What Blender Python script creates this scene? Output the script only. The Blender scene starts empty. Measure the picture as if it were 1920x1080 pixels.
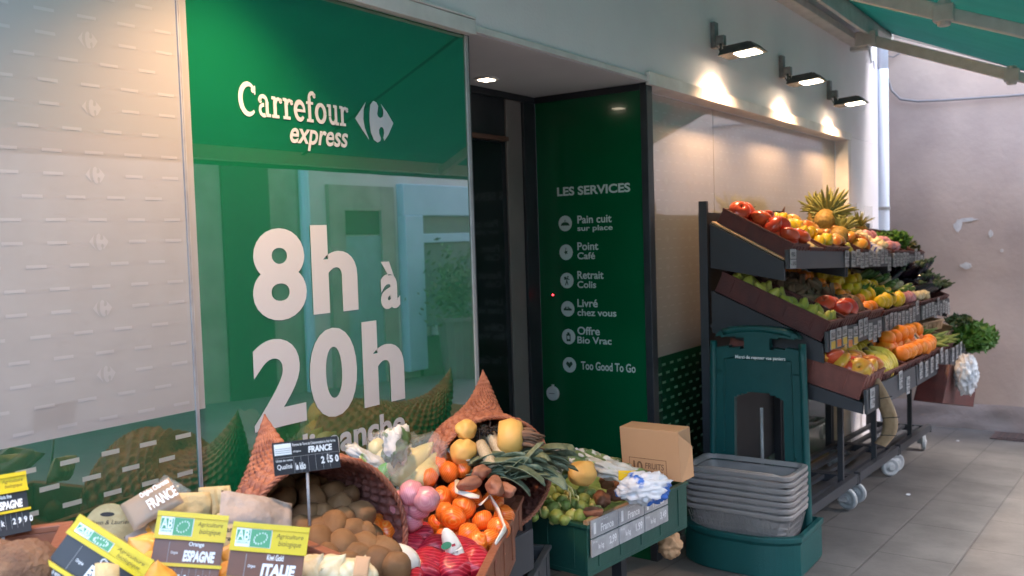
import bpy, bmesh, math, random
from mathutils import Vector, Matrix, noise, Euler
V=Vector; R=random.Random(7); PI=math.pi
C=bpy.context.scene.collection
# ------------------------------------------------------------------ camera (pose measured from the street's vanishing lines)
XC=V((0.56587,-0.06142,0.82220)); YC=V((-0.82391,-0.00470,0.56670)); ZC=XC.cross(YC).normalized()
YC=ZC.cross(XC).normalized(); XC.normalize()
CAM=V((0,-1.75,1.60)); F=1700.0
RT=V((XC[0],YC[0],ZC[0])); DN=V((XC[1],YC[1],ZC[1])); FW=V((XC[2],YC[2],ZC[2]))
def ray(px,py): return FW+RT*((px-960)/F)+DN*((py-540)/F)
def onY(px,py,y): r=ray(px,py); return CAM+r*((y-CAM.y)/r.y)
def onX(px,py,x): r=ray(px,py); return CAM+r*((x-CAM.x)/r.x)
def onZ(px,py,z): r=ray(px,py); return CAM+r*((z-CAM.z)/r.z)
def D(px,py,d): return CAM+ray(px,py)*d
def onPl(px,py,p,n): r=ray(px,py); return CAM+r*((V(p)-CAM).dot(n)/r.dot(n))
def gz(x): return 0.15-0.057*(x-3.6)          # the street falls away along the shop front
# ------------------------------------------------------------------ materials
def M(name,col,rough=.6,col2=None,scale=6,bump=0,bscale=40,metal=0,coat=0,trans=0,alpha=1,rnd=0,spec=.5,ior=1.45,sss=0,emit=0,detail=5,stretch=None,wave=None,wcol=None,lo=.35,hi=.65):
    m=bpy.data.materials.new(name); m.use_nodes=True; nt=m.node_tree; N=nt.nodes; L=nt.links; b=N['Principled BSDF']
    b.inputs['Roughness'].default_value=rough; b.inputs['Metallic'].default_value=metal
    b.inputs['Coat Weight'].default_value=coat; b.inputs['Coat Roughness'].default_value=.03
    b.inputs['Transmission Weight'].default_value=trans; b.inputs['Alpha'].default_value=alpha
    b.inputs['Specular IOR Level'].default_value=spec; b.inputs['IOR'].default_value=ior
    if sss: b.inputs['Subsurface Weight'].default_value=sss; b.inputs['Subsurface Radius'].default_value=(.01,.006,.003)
    c=(*col,1); b.inputs['Base Color'].default_value=c
    tc=N.new('ShaderNodeTexCoord'); src=tc.outputs['Object']
    if stretch:
        mp=N.new('ShaderNodeMapping'); mp.inputs['Scale'].default_value=stretch; L.new(src,mp.inputs['Vector']); src=mp.outputs['Vector']
    out=None
    if col2 is not None:
        if rnd<1:
            n=N.new('ShaderNodeTexNoise'); n.inputs['Scale'].default_value=scale; n.inputs['Detail'].default_value=detail; L.new(src,n.inputs['Vector'])
            mr=N.new('ShaderNodeMapRange'); mr.inputs['From Min'].default_value=lo; mr.inputs['From Max'].default_value=hi; L.new(n.outputs['Fac'],mr.inputs['Value']); fac=mr.outputs['Result']
        if rnd:
            oi=N.new('ShaderNodeObjectInfo')
            if rnd<1:
                mm=N.new('ShaderNodeMix'); mm.inputs[0].default_value=rnd; L.new(fac,mm.inputs[2]); L.new(oi.outputs['Random'],mm.inputs[3]); fac=mm.outputs[0]
            else: fac=oi.outputs['Random']
        mx=N.new('ShaderNodeMix'); mx.data_type='RGBA'; mx.inputs[6].default_value=c; mx.inputs[7].default_value=(*col2,1); L.new(fac,mx.inputs[0]); out=mx.outputs[2]
    if wave:   # thin crossing lines (net, weave)
        w=N.new('ShaderNodeTexWave'); w.inputs['Scale'].default_value=wave; w.inputs['Distortion'].default_value=1.5; L.new(tc.outputs['Object'],w.inputs['Vector']); w.bands_direction='DIAGONAL'
        cr=N.new('ShaderNodeMapRange'); cr.inputs['From Min'].default_value=.72; cr.inputs['From Max'].default_value=.9; L.new(w.outputs['Fac'],cr.inputs['Value'])
        m2=N.new('ShaderNodeMix'); m2.data_type='RGBA'; L.new(cr.outputs['Result'],m2.inputs[0]); m2.inputs[7].default_value=(*wcol,1)
        if out: L.new(out,m2.inputs[6])
        else: m2.inputs[6].default_value=c
        out=m2.outputs[2]
    if out: L.new(out,b.inputs['Base Color'])
    if bump:
        n2=N.new('ShaderNodeTexNoise'); n2.inputs['Scale'].default_value=bscale; n2.inputs['Detail'].default_value=4; L.new(src,n2.inputs['Vector'])
        bp=N.new('ShaderNodeBump'); bp.inputs['Strength'].default_value=bump; bp.inputs['Distance'].default_value=.01; L.new(n2.outputs['Fac'],bp.inputs['Height']); L.new(bp.outputs['Normal'],b.inputs['Normal'])
    if emit: b.inputs['Emission Color'].default_value=c; b.inputs['Emission Strength'].default_value=emit
    return m
m_wall=M('wall_paint',(.86,.80,.82),.7,(.81,.75,.77),2.2,.15,90)
m_trim=M('white_trim',(.76,.72,.70),.5,(.62,.58,.56),8)
m_soffit=M('soffit_paint',(.68,.67,.68),.8,(.64,.63,.64),3)
GL=dict(coat=1.0)
m_grey=M('grey_film',(.35,.325,.30),.28,(.335,.31,.285),1.5,**GL)
m_dash=M('pale_dash_film',(.40,.372,.35),.3,**GL)
m_green=M('green_film',(.003,.128,.045),.22,(.003,.108,.038),1.3,**GL)
m_greend=M('green_base_film',(.004,.085,.036),.22,(.004,.07,.03),1.3,**GL)
m_gside=M('green_side_glass',(.002,.095,.033),.15,(.0015,.08,.028),2,coat=.5)
for _m in (m_grey,m_dash,m_green,m_greend):
    _m.node_tree.nodes['Principled BSDF'].inputs['Coat IOR'].default_value=2.4
    _m.node_tree.nodes['Principled BSDF'].inputs['Coat Roughness'].default_value=.004
m_white=M('white_film',(.56,.55,.55),.4)
m_dashg=M('dull_dash_film',(.34,.34,.29),.4)
m_dash2=M('dim_dash_film',(.10,.19,.13),.5)
m_let2=M('pale_side_lettering',(.50,.58,.54),.5)
m_alu=M('grey_aluminium',(.35,.34,.33),.4,(.28,.27,.27),20)
m_black=M('black_frame',(.018,.020,.024),.4,(.028,.030,.034),9)
m_door=M('dark_door_glass',(.006,.007,.009),.12,coat=.3)
m_pil=M('brown_grey_pillar',(.20,.175,.165),.5,(.17,.15,.14),5)
m_teal=M('teal_canvas',(.008,.25,.22),.8,(.007,.21,.185),3,.2,300)
_b=m_teal.node_tree.nodes['Principled BSDF']; 
_t=m_teal.node_tree.nodes.new('ShaderNodeBsdfTranslucent'); _t.inputs['Color'].default_value=(.10,.38,.34,1)
_x=m_teal.node_tree.nodes.new('ShaderNodeMixShader'); _x.inputs[0].default_value=.25
m_teal.node_tree.links.new(_b.outputs[0],_x.inputs[1]); m_teal.node_tree.links.new(_t.outputs[0],_x.inputs[2]); m_teal.node_tree.links.new(_x.outputs[0],m_teal.node_tree.nodes['Material Output'].inputs['Surface'])
m_arm=M('awning_metal',(.56,.55,.52),.45,(.46,.45,.42),12)
m_lampb=M('lamp_body',(.045,.05,.055),.5,(.08,.08,.08),30)
m_glow=M('lamp_glow',(1,.84,.60),.5,emit=3.5)
m_glow2=M('downlight_glow',(1,.84,.62),.5,emit=1.6)
m_pink=M('pink_render',(.55,.405,.335),.85,(.40,.29,.245),1.3,.22,22,detail=12)
m_patch=M('white_patch',(.62,.58,.56),.8,(.5,.44,.42),20)
m_pipe=M('pvc_pipe',(.62,.66,.76),.4)
m_cable=M('grey_cable',(.20,.18,.18),.6)
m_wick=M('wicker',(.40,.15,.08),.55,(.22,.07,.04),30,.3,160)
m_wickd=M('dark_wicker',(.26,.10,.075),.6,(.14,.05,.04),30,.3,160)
m_crbr=M('brown_crate_plastic',(.095,.022,.018),.55,(.065,.017,.016),14,.3,200)
m_crwd=M('reddish_brown_crate',(.26,.095,.05),.5,(.19,.065,.035),10,.2,60)
m_crgr=M('dark_green_crate',(.013,.075,.055),.5,(.01,.06,.047),6,.1,60)
m_crgy=M('grey_crate',(.075,.078,.085),.5,(.05,.05,.055),6)
m_rack=M('charcoal_rack',(.028,.030,.036),.5,(.036,.038,.046),5)
m_rlip=M('charcoal_lip',(.055,.055,.062),.5,(.045,.045,.05),8)
m_lab=M('label_holder_white',(.42,.41,.42),.35,(.30,.29,.30),26)
m_labt=M('label_marks',(.75,.74,.74),.5)
m_wood=M('light_wood',(.46,.31,.19),.7,(.36,.23,.13),5,.2,60,stretch=(1,8,8))
m_card=M('cardboard',(.50,.29,.155),.85,(.44,.25,.13),3,.1,30)
m_cardd=M('cardboard_print',(.17,.09,.05),.9)
m_wheel=M('white_wheel',(.45,.45,.45),.5,(.30,.30,.30),16)
m_standg=M('petrol_plastic',(.005,.074,.071),.45,(.005,.060,.058),3,.15,200)
m_bask=M('grey_basket',(.31,.275,.26),.5,(.25,.225,.215),8)
m_yel=M('yellow_plastic',(.60,.45,.008),.35)
m_blk=M('slate_black',(.016,.018,.022),.35,(.03,.03,.035),12)
m_brp=M('brown_see_through',(.10,.045,.03),.3,(.16,.06,.03),14)
m_chalk=M('chalk_white',(.78,.78,.76),.6)
m_bioG=M('bio_green',(.05,.27,.12),.5,(.09,.30,.15),10)
m_bioW=M('bio_white',(.7,.74,.72),.5)
m_dbrn=M('brown_ink',(.10,.06,.01),.6)
m_ground=None
# ------------------------------------------------------------------ mesh builder
class MB:
    def __init__(s): s.v=[];s.f=[];s.m=[];s.M=Matrix.Identity(4)
    def add(s,vs,fs,m=0):
        o=len(s.v); s.v+= [s.M@V(p) for p in vs]; s.f+=[tuple(i+o for i in q) for q in fs]; s.m+=[m]*len(fs); return s
    def box(s,a,b,m=0,taper=1):
        x0,y0,z0=a;x1,y1,z1=b
        if taper!=1:
            cx,cy=(x0+x1)/2,(y0+y1)/2; g=lambda x,y:(cx+(x-cx)*taper,cy+(y-cy)*taper)
            lo=[(*g(x,y),z0) for x,y in((x0,y0),(x1,y0),(x1,y1),(x0,y1))]
        else: lo=[(x0,y0,z0),(x1,y0,z0),(x1,y1,z0),(x0,y1,z0)]
        vs=lo+[(x0,y0,z1),(x1,y0,z1),(x1,y1,z1),(x0,y1,z1)]
        return s.add(vs,[(3,2,1,0),(4,5,6,7),(0,1,5,4),(1,2,6,5),(2,3,7,6),(3,0,4,7)],m)
    def cbox(s,c,d,m=0): return s.box((c[0]-d[0]/2,c[1]-d[1]/2,c[2]-d[2]/2),(c[0]+d[0]/2,c[1]+d[1]/2,c[2]+d[2]/2),m)
    def bar(s,p,q,w,h,m=0,up=(0,0,1)):
        p,q=V(p),V(q); d=(q-p).normalized(); u=V(up); a=d.cross(u)
        if a.length<1e-4: a=d.cross(V((1,0,0)))
        a.normalize(); b=a.cross(d)
        vs=[c+a*(sx*w/2)+b*(sy*h/2) for c in(p,q) for sx,sy in((-1,-1),(1,-1),(1,1),(-1,1))]
        return s.add(vs,[(3,2,1,0),(4,5,6,7),(0,1,5,4),(1,2,6,5),(2,3,7,6),(3,0,4,7)],m)
    def tube(s,pts,r,n=8,m=0,flat=1.0,up=None):
        pts=[V(p) for p in pts]; k=len(pts); rs=r if isinstance(r,(list,tuple)) else [r]*k
        vs=[];prev=None
        for i,p in enumerate(pts):
            t=(pts[min(i+1,k-1)]-pts[max(i-1,0)])
            if t.length<1e-7: t=V((0,0,1))
            t.normalize()
            if prev is None:
                a=t.cross(V(up) if up else V((0,0,1)))
                if a.length<1e-3: a=t.cross(V((1,0,0)))
            else: a=prev-t*prev.dot(t)
            a.normalize(); prev=a; b=t.cross(a)
            for j in range(n):
                th=2*PI*j/n; vs.append(p+a*(math.cos(th)*rs[i])+b*(math.sin(th)*rs[i]*flat))
        fs=[(i*n+j,i*n+(j+1)%n,(i+1)*n+(j+1)%n,(i+1)*n+j) for i in range(k-1) for j in range(n)]
        fs+=[tuple(range(n-1,-1,-1)),tuple((k-1)*n+j for j in range(n))]
        return s.add(vs,fs,m)
    def ell(s,c,r,m=0,seg=20,rings=12,nz=0,nf=3,prof=None,seed=0):
        c=V(c); vs=[];fs=[]
        for i in range(rings+1):
            ph=PI*i/rings
            for j in range(seg):
                th=2*PI*j/seg; d=V((math.sin(ph)*math.cos(th),math.sin(ph)*math.sin(th),math.cos(ph)))
                k=1+(nz*noise.noise(d*nf+V((seed*7.1,seed*3.3,0))) if nz else 0)
                p=V((d.x*r[0]*k,d.y*r[1]*k,d.z*r[2]*k))
                if prof: p=prof(p,ph,th)
                vs.append(c+p)
        for i in range(rings):
            for j in range(seg):
                a=i*seg+j;b=i*seg+(j+1)%seg;e=a+seg;f=b+seg
                if i==0: fs.append((a,e,f))
                elif i==rings-1: fs.append((a,e,b))
                else: fs.append((a,e,f,b))
        return s.add(vs,fs,m)
    def lathe(s,prof,n=24,m=0,c=(0,0,0)):
        vs=[(c[0]+r*math.cos(2*PI*j/n),c[1]+r*math.sin(2*PI*j/n),c[2]+z) for r,z in prof for j in range(n)]
        fs=[(i*n+j,i*n+(j+1)%n,(i+1)*n+(j+1)%n,(i+1)*n+j) for i in range(len(prof)-1) for j in range(n)]
        fs+=[tuple(range(n-1,-1,-1)),tuple((len(prof)-1)*n+j for j in range(n))]
        return s.add(vs,fs,m)
    def prism(s,p2,z0,z1,m=0):
        n=len(p2); vs=[(x,y,z0) for x,y in p2]+[(x,y,z1) for x,y in p2]
        return s.add(vs,[tuple(range(n-1,-1,-1)),tuple(range(n,2*n))]+[(i,(i+1)%n,n+(i+1)%n,n+i) for i in range(n)],m)
    def grid(s,fn,nu,nv,m=0):
        vs=[fn(i/nu,j/nv) for j in range(nv+1) for i in range(nu+1)]
        return s.add(vs,[(j*(nu+1)+i,j*(nu+1)+i+1,(j+1)*(nu+1)+i+1,(j+1)*(nu+1)+i) for j in range(nv) for i in range(nu)],m)
    def text(s,body,u0,v0,u1,v1,z=.001,m=0,bold=0,italic=0,fit=True,align='l'):
        vs,fs,(a0,b0,a1,b1)=textmesh(body,bold,italic)
        sx=(u1-u0)/(a1-a0) if fit else (v1-v0)/(b1-b0); sy=(v1-v0)/(b1-b0)
        return s.add([(u0+(x-a0)*sx,v0+(y-b0)*sy,z) for x,y in vs],fs,m)
    def mesh(s,name,mats,smooth=False,loc=V((0,0,0)),angle=None):
        me=bpy.data.meshes.new(name); me.from_pydata([p-loc for p in s.v],[],s.f)
        for m in mats: me.materials.append(m)
        me.polygons.foreach_set('material_index',s.m)
        me.polygons.foreach_set('use_smooth',[smooth]*len(s.f))
        me.validate(); me.update(); return me
    def build(s,name,mats,parent=None,smooth=False,loc=None,bevel=0,solid=0,sub=0,recalc=True):
        if not isinstance(mats,(list,tuple)): mats=[mats]
        base=V((0,0,0))
        if parent is not None: base=wloc(parent)
        if loc is None and parent is None:
            n=len(s.v); lo=V([min(p[i] for p in s.v) for i in range(3)]); hi=V([max(p[i] for p in s.v) for i in range(3)])
            loc=V(((lo.x+hi.x)/2,(lo.y+hi.y)/2,lo.z))
        if loc is None: loc=base
        loc=V(loc)
        me=s.mesh(name,mats,smooth,loc)
        if recalc:
            bm=bmesh.new(); bm.from_mesh(me); bmesh.ops.recalc_face_normals(bm,faces=bm.faces); bm.to_mesh(me); bm.free()
        o=bpy.data.objects.new(name,me); C.objects.link(o)
        if parent is not None: o.parent=parent
        o.location=loc-base
        if solid: q=o.modifiers.new('s','SOLIDIFY'); q.thickness=solid; q.offset=0
        if bevel: q=o.modifiers.new('b','BEVEL'); q.width=bevel; q.segments=2; q.limit_method='ANGLE'; q.angle_limit=.7
        if sub: q=o.modifiers.new('u','SUBSURF'); q.levels=sub; q.render_levels=sub
        return o
def wloc(o):
    p=V(o.location)
    while o.parent: o=o.parent; p+=o.location
    return p
_tc={}
def textmesh(body,bold,italic):
    k=(body,bold,italic)
    if k in _tc: return _tc[k]
    cu=bpy.data.curves.new('t','FONT'); cu.body=body; cu.size=1; cu.offset=bold; cu.shear=italic; cu.resolution_u=6; cu.space_line=.85
    ob=bpy.data.objects.new('t',cu); C.objects.link(ob)
    bpy.context.view_layer.update()
    me=bpy.data.meshes.new_from_object(ob.evaluated_get(bpy.context.evaluated_depsgraph_get()))
    vs=[(q.co.x,q.co.y) for q in me.vertices]; fs=[tuple(p.vertices) for p in me.polygons]
    bpy.data.objects.remove(ob); bpy.data.meshes.remove(me)
    _tc[k]=(vs,fs,(min(x for x,_ in vs),min(y for _,y in vs),max(x for x,_ in vs),max(y for _,y in vs))); return _tc[k]
def tag(o,label,cat,group=None):
    o['label']=label; o['category']=cat
    if group: o['group']=group
    return o
def thing(name,label,cat,loc=(0,0,0),group=None):
    o=bpy.data.objects.new(name,None); C.objects.link(o); o.location=loc; o.empty_display_size=.05; return tag(o,label,cat,group)
def struct(o): o['kind']='structure'; return o
def frame(o,u,v,n=None):
    u=V(u).normalized(); v=V(v); v=(v-u*v.dot(u)).normalized(); n=u.cross(v)
    m=Matrix((u,v,n)).transposed().to_4x4(); m.translation=V(o); return m
def put(me,name,loc,label,cat,group=None,rot=None,sc=1,parent=None):
    o=bpy.data.objects.new(name,me); C.objects.link(o)
    o.location=loc; o.rotation_euler=rot if rot is not None else (R.uniform(0,6),R.uniform(0,6),R.uniform(0,6))
    o.scale=(sc,)*3 if not isinstance(sc,tuple) else sc
    if parent is not None: o.parent=parent; o.location=V(loc)-wloc(parent)
    else: tag(o,label,cat,group)
    return o
EMB_R=[(1080,215),(1060,240),(1052,290),(1050,350),(1056,420),(1075,470),(1100,488),(1118,478),(1122,460),(1112,430),(1112,405),(1122,388),(1135,388),(1143,405),(1145,430),(1138,460),(1145,480),(1175,440),(1212,365),(1170,290),(1130,235),(1143,270),(1145,300),(1138,322),(1122,328),(1108,318),(1103,300),(1108,275),(1112,250),(1100,225)]
EMB_L=[(958,325),(1030,222),(1015,270),(1010,330),(1018,390),(1045,470),(1000,400)]
def emblem(mb,cx,cz,w,h,z,m):
    for P in (EMB_L,EMB_R):
        q=[((x-1085)/254*w+cx,-((y-(x-1085)*.157-350)/265)*h+cz) for x,y in P]
        mb.add([(x,y,z) for x,y in q],[tuple(range(len(q)))],m)
EXPO=3.4; LAMP=6.0; LAMPL=11; SUN=0.6
# ------------------------------------------------------------------ world, sun, camera
sc=bpy.context.scene
w=bpy.data.worlds.new('World'); sc.world=w; w.use_nodes=True
SUN_EL=math.radians(53)
sd=V((-.5,1.0,-1.5)).normalized()          # light travels over the awning's front edge towards the shop
sky=w.node_tree.nodes.new('ShaderNodeTexSky'); sky.sky_type='NISHITA'; sky.sun_disc=False; sky.sun_elevation=SUN_EL; sky.sun_rotation=math.atan2(-sd.x,-sd.y); sky.air_density=1.3; sky.dust_density=2.5
w.node_tree.links.new(sky.outputs[0],w.node_tree.nodes['Background'].inputs[0]); w.node_tree.nodes['Background'].inputs[1].default_value=.15
sl=bpy.data.lights.new('sun','SUN'); sl.energy=SUN; sl.angle=math.radians(18); sl.color=(1,.93,.86)
so=bpy.data.objects.new('sun',sl); C.objects.link(so); so.rotation_euler=sd.to_track_quat('-Z','Y').to_euler(); so.location=(3,-5,12)
cd=bpy.data.cameras.new('camera'); cam=bpy.data.objects.new('camera',cd); C.objects.link(cam); sc.camera=cam
cd.sensor_width=36; cd.lens=F/1920*36; cd.dof.use_dof=True; cd.dof.focus_distance=2.5; cd.dof.aperture_fstop=5.0; cd.clip_start=.05; cd.clip_end=400
m4=Matrix((RT,-DN,-FW)).transposed().to_4x4(); m4.translation=CAM; cam.matrix_world=m4
sc.view_settings.view_transform='Standard'; sc.view_settings.look='None'; sc.view_settings.exposure=EXPO; sc.view_settings.gamma=1
sc.cycles.use_denoising=True; sc.cycles.max_bounces=8; sc.cycles.caustics_reflective=False; sc.cycles.caustics_refractive=False; sc.cycles.sample_clamp_indirect=4
# ------------------------------------------------------------------ ground
def paving():
    m=bpy.data.materials.new('stone_paving'); m.use_nodes=True; nt=m.node_tree;N=nt.nodes;L=nt.links;b=N['Principled BSDF']
    tc=N.new('ShaderNodeTexCoord'); mp=N.new('ShaderNodeMapping'); mp.inputs['Rotation'].default_value=(0,0,0.02); L.new(tc.outputs['Object'],mp.inputs[0])
    br=N.new('ShaderNodeTexBrick'); L.new(mp.outputs[0],br.inputs['Vector']); br.inputs['Scale'].default_value=1; br.inputs['Brick Width'].default_value=.62; br.inputs['Row Height'].default_value=.34; br.inputs['Mortar Size'].default_value=.006; br.inputs['Mortar Smooth'].default_value=.4
    br.inputs['Color1'].default_value=(.104,.096,.091,1); br.inputs['Color2'].default_value=(.092,.084,.080,1); br.inputs['Mortar'].default_value=(.070,.064,.061,1)
    n=N.new('ShaderNodeTexNoise'); n.inputs['Scale'].default_value=2.5; n.inputs['Detail'].default_value=9; n.inputs['Roughness'].default_value=.65; L.new(tc.outputs['Object'],n.inputs['Vector'])
    mr=N.new('ShaderNodeMapRange'); mr.inputs['From Min'].default_value=.3; mr.inputs['From Max'].default_value=.7; mr.inputs['To Min'].default_value=.62; mr.inputs['To Max'].default_value=1.3; L.new(n.outputs['Fac'],mr.inputs['Value'])
    mx=N.new('ShaderNodeMix'); mx.data_type='RGBA'; mx.blend_type='MULTIPLY'; mx.inputs[0].default_value=1; L.new(br.outputs['Color'],mx.inputs[6]); L.new(mr.outputs['Result'],mx.inputs[7]); L.new(mx.outputs[2],b.inputs['Base Color'])
    b.inputs['Roughness'].default_value=.7
    n2=N.new('ShaderNodeTexNoise'); n2.inputs['Scale'].default_value=45; n2.inputs['Detail'].default_value=6; L.new(tc.outputs['Object'],n2.inputs['Vector'])
    ad=N.new('ShaderNodeMath'); ad.operation='MULTIPLY_ADD'; L.new(n2.outputs['Fac'],ad.inputs[0]); ad.inputs[1].default_value=.35
    iv=N.new('ShaderNodeMath'); iv.operation='SUBTRACT'; iv.inputs[0].default_value=1; L.new(br.outputs['Fac'],iv.inputs[1]); L.new(iv.outputs[0],ad.inputs[2])
    bp=N.new('ShaderNodeBump'); bp.inputs['Strength'].default_value=.4; bp.inputs['Distance'].default_value=.006; L.new(ad.outputs[0],bp.inputs['Height']); L.new(bp.outputs[0],b.inputs['Normal'])
    return m
m_ground=paving()
mb=MB(); mb.grid(lambda u,v:(-45+u*100,-45+v*90,gz(-45+u*100)),20,4); struct(mb.build('street_paving',m_ground,loc=(0,0,0)))['label']='grey stone slab paving sloping down along the shop front'
# drain cover near the pink wall
dc=onZ(1888,827,gz(8.0)); mb=MB(); mb.M=Matrix.Translation((8.2,-1.0,gz(8.2)+.004))@Matrix.Rotation(math.atan(.057),4,'Y')
mb.box((-.2,-.2,0),(.2,.2,.006),0); mb.box((-.16,-.16,.006),(.16,.16,.01),1); 
for i in range(6): mb.box((-.15,-.13+i*.05,.01),(.15,-.115+i*.05,.013),0)
tag(mb.build('drain_cover',[M('rust_iron',(.09,.05,.045),.7,(.06,.04,.04),20),M('dark_iron',(.05,.035,.033),.7)],bevel=.002),'square rusty drain cover in the paving by the pink wall','drain cover')
# ------------------------------------------------------------------ shop building
ZS=2.262; GR=.08; GY=.004
shop=thing('shop_building','white walled grocery shop with grey and green patterned window panels and recessed entrance','shop',(3,0,0))
mb=MB()
mb.box((-6,0,ZS+.02),(7.9,.4,5.6)); mb.box((6.98,0,-.35),(7.9,.4,ZS+.02)); mb.box((7.5,.4,-.4),(7.9,6,5.6))
mb.box((-6,.4,5.3),(7.5,6,5.6)); mb.box((-6.3,0,-.3),(-6,6,5.6))
mb.build('wall',m_wall,shop,bevel=.004)
mb=MB()   # pale trim strips above the glazing and jamb
mb.box((-6,-.028,ZS-.012),(2.345,-.002,ZS+.034)); mb.box((-6,-.002,ZS-.011),(2.345,.003,ZS+.018)); mb.box((-6,-.03,ZS+.036),(2.345,-.002,ZS+.044),0)
mb.box((2.348,-.012,ZS+.002),(3.60,-.002,ZS+.026)); mb.box((3.60,-.022,ZS-.012),(6.98,-.002,ZS+.044)); mb.box((3.66,-.002,ZS-.012),(6.90,.079,ZS+.018))
mb.box((6.90,-.014,-.35),(6.98,.079,ZS-.013))
mb.build('trim',m_trim,shop,bevel=.004)
# --- left glazing: grey patterned film with green base, pane joint, then the big green panel
def XG(px,py): return onY(px,py,GY).x
xj=XG(355,480); xg=XG(371,480); xe=2.332
zb=(onY(375,765,GY).z+onY(20,842,GY).z)/2
def pattern(mb,x0,x1,z0,z1,dx,dz,xo,zo,mdash,memb,w=.040,h=.0065,emb=True,yy=-.0012,ph=0):
    k0=int((z0-zo)/dz)-1
    for k in range(k0,k0+int((z1-z0)/dz)+3):
        z=zo+k*dz
        if z<z0+h or z>z1-h: continue
        t=k%3
        off=(dx/2 if (t==1 if emb else k%2) else 0)
        i0=int((x0-xo)/dx)-1
        for i in range(i0,i0+int((x1-x0)/dx)+3):
            x=xo+i*dx+off
            if x<x0+w/2 or x>x1-w/2: continue
            if emb and t==2 and i%3==0:
                emblem(mb,x,z,.042,.034,yy,memb)
            else: mb.add([(x-w/2,z-h/2,yy),(x+w/2,z-h/2,yy),(x+w/2,z+h/2,yy),(x-w/2,z+h/2,yy)],[(0,1,2,3)],mdash)
FV=frame((0,GY,0),(1,0,0),(0,0,1))        # local u=x, v=z, normal = -y
def glass(name,x0,x1,z0,z1,zbound,pat,label=None,Y=GY):
    g=MB(); g.box((x0,Y,zbound),(x1,Y+.02,z1),0)
    g.box((x0,Y,z0),(x1,Y+.02,zbound),1)
    g.M=frame((0,Y,0),(1,0,0),(0,0,1))
    if pat: pat(g)
    o=g.build(name,[m_grey,m_greend,m_dash,m_dashg,m_dash2],shop,recalc=False)
    if label: o['label']=label
    return o
p0=onY(183,412,GY); DX=.0875; DZ=.0455
def patL(x0,x1):
    def f(g):
        g2=p0.z
        pattern(g,x0,x1,zb+.01,ZS-.03,DX,DZ,p0.x,g2-DZ*0,2,2,yy=.0005)
        pattern(g,x0,x1,.2,zb-.01,DX,DZ*.93,p0.x,zb-.052,3,3,emb=False,yy=.0005,h=.010)
    return f
glass('window_panel',-6,xj-.004,-.2,ZS-.012,zb,patL(-1.4,xj-.004),'grey window film with rows of pale dashes and a green base')
glass('window_panel',xj+.004,xg,-.2,ZS-.012,zb,patL(xj+.004,xg+.0))
g=MB(); g.box((xj-.004,GY-.004,-.2),(xj-.0005,GY+.015,ZS-.012)); g.box((xj+.0005,GY-.004,-.2),(xj+.004,GY+.015,ZS-.012)); g.build('pane_joint',m_alu,shop)
gp=MB(); gp.box((xg,GY,-.2),(xe-.012,GY+.02,ZS-.012)); gpo=gp.build('window_panel',m_green,shop); gpo['label']='big bright green panel with opening hours in white'
g=MB(); g.box((xe-.012,-.001,-.2),(xe+.004,GY+.03,ZS-.012),0); g.box((xe+.0045,.004,-.2),(xe+.015,.59,ZS-.001),1); g.build('corner_profile',[m_alu,m_black],shop,bevel=.002)
# lettering on the green panel
def bb(mb,txt,pl,pr,pt,pb,m=0,bold=0,italic=0,z=.0015):
    x0=onY(*pl,GY).x;x1=onY(*pr,GY).x;z1=onY(*pt,GY).z;z0=onY(*pb,GY).z
    mb.text(txt,x0,z0,x1,z1,z,m,bold,italic)
L=MB(); L.M=FV
bb(L,'8',(472,515),(573,515),(522,428),(522,601),bold=.035); bb(L,'h',(584,510),(669,510),(596,422),(606,588),bold=.035)
bb(L,'à',(713,545),(749,545),(730,490),(738,578),bold=.035)
bb(L,'2',(473,720),(572,720),(525,634),(525,800),bold=.035); bb(L,'0',(580,700),(669,700),(625,614),(625,782),bold=.035); bb(L,'h',(680,690),(757,690),(693,602),(705,760),bold=.035)
bb(L,'express',(543,256),(652,262),(600,245),(600,285),bold=.02,italic=.25)
xd=onY(548,850,GY).x; bb(L,'dimanche',(548,850),(759,800),(722,775),(720,824),bold=.03)
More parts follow.
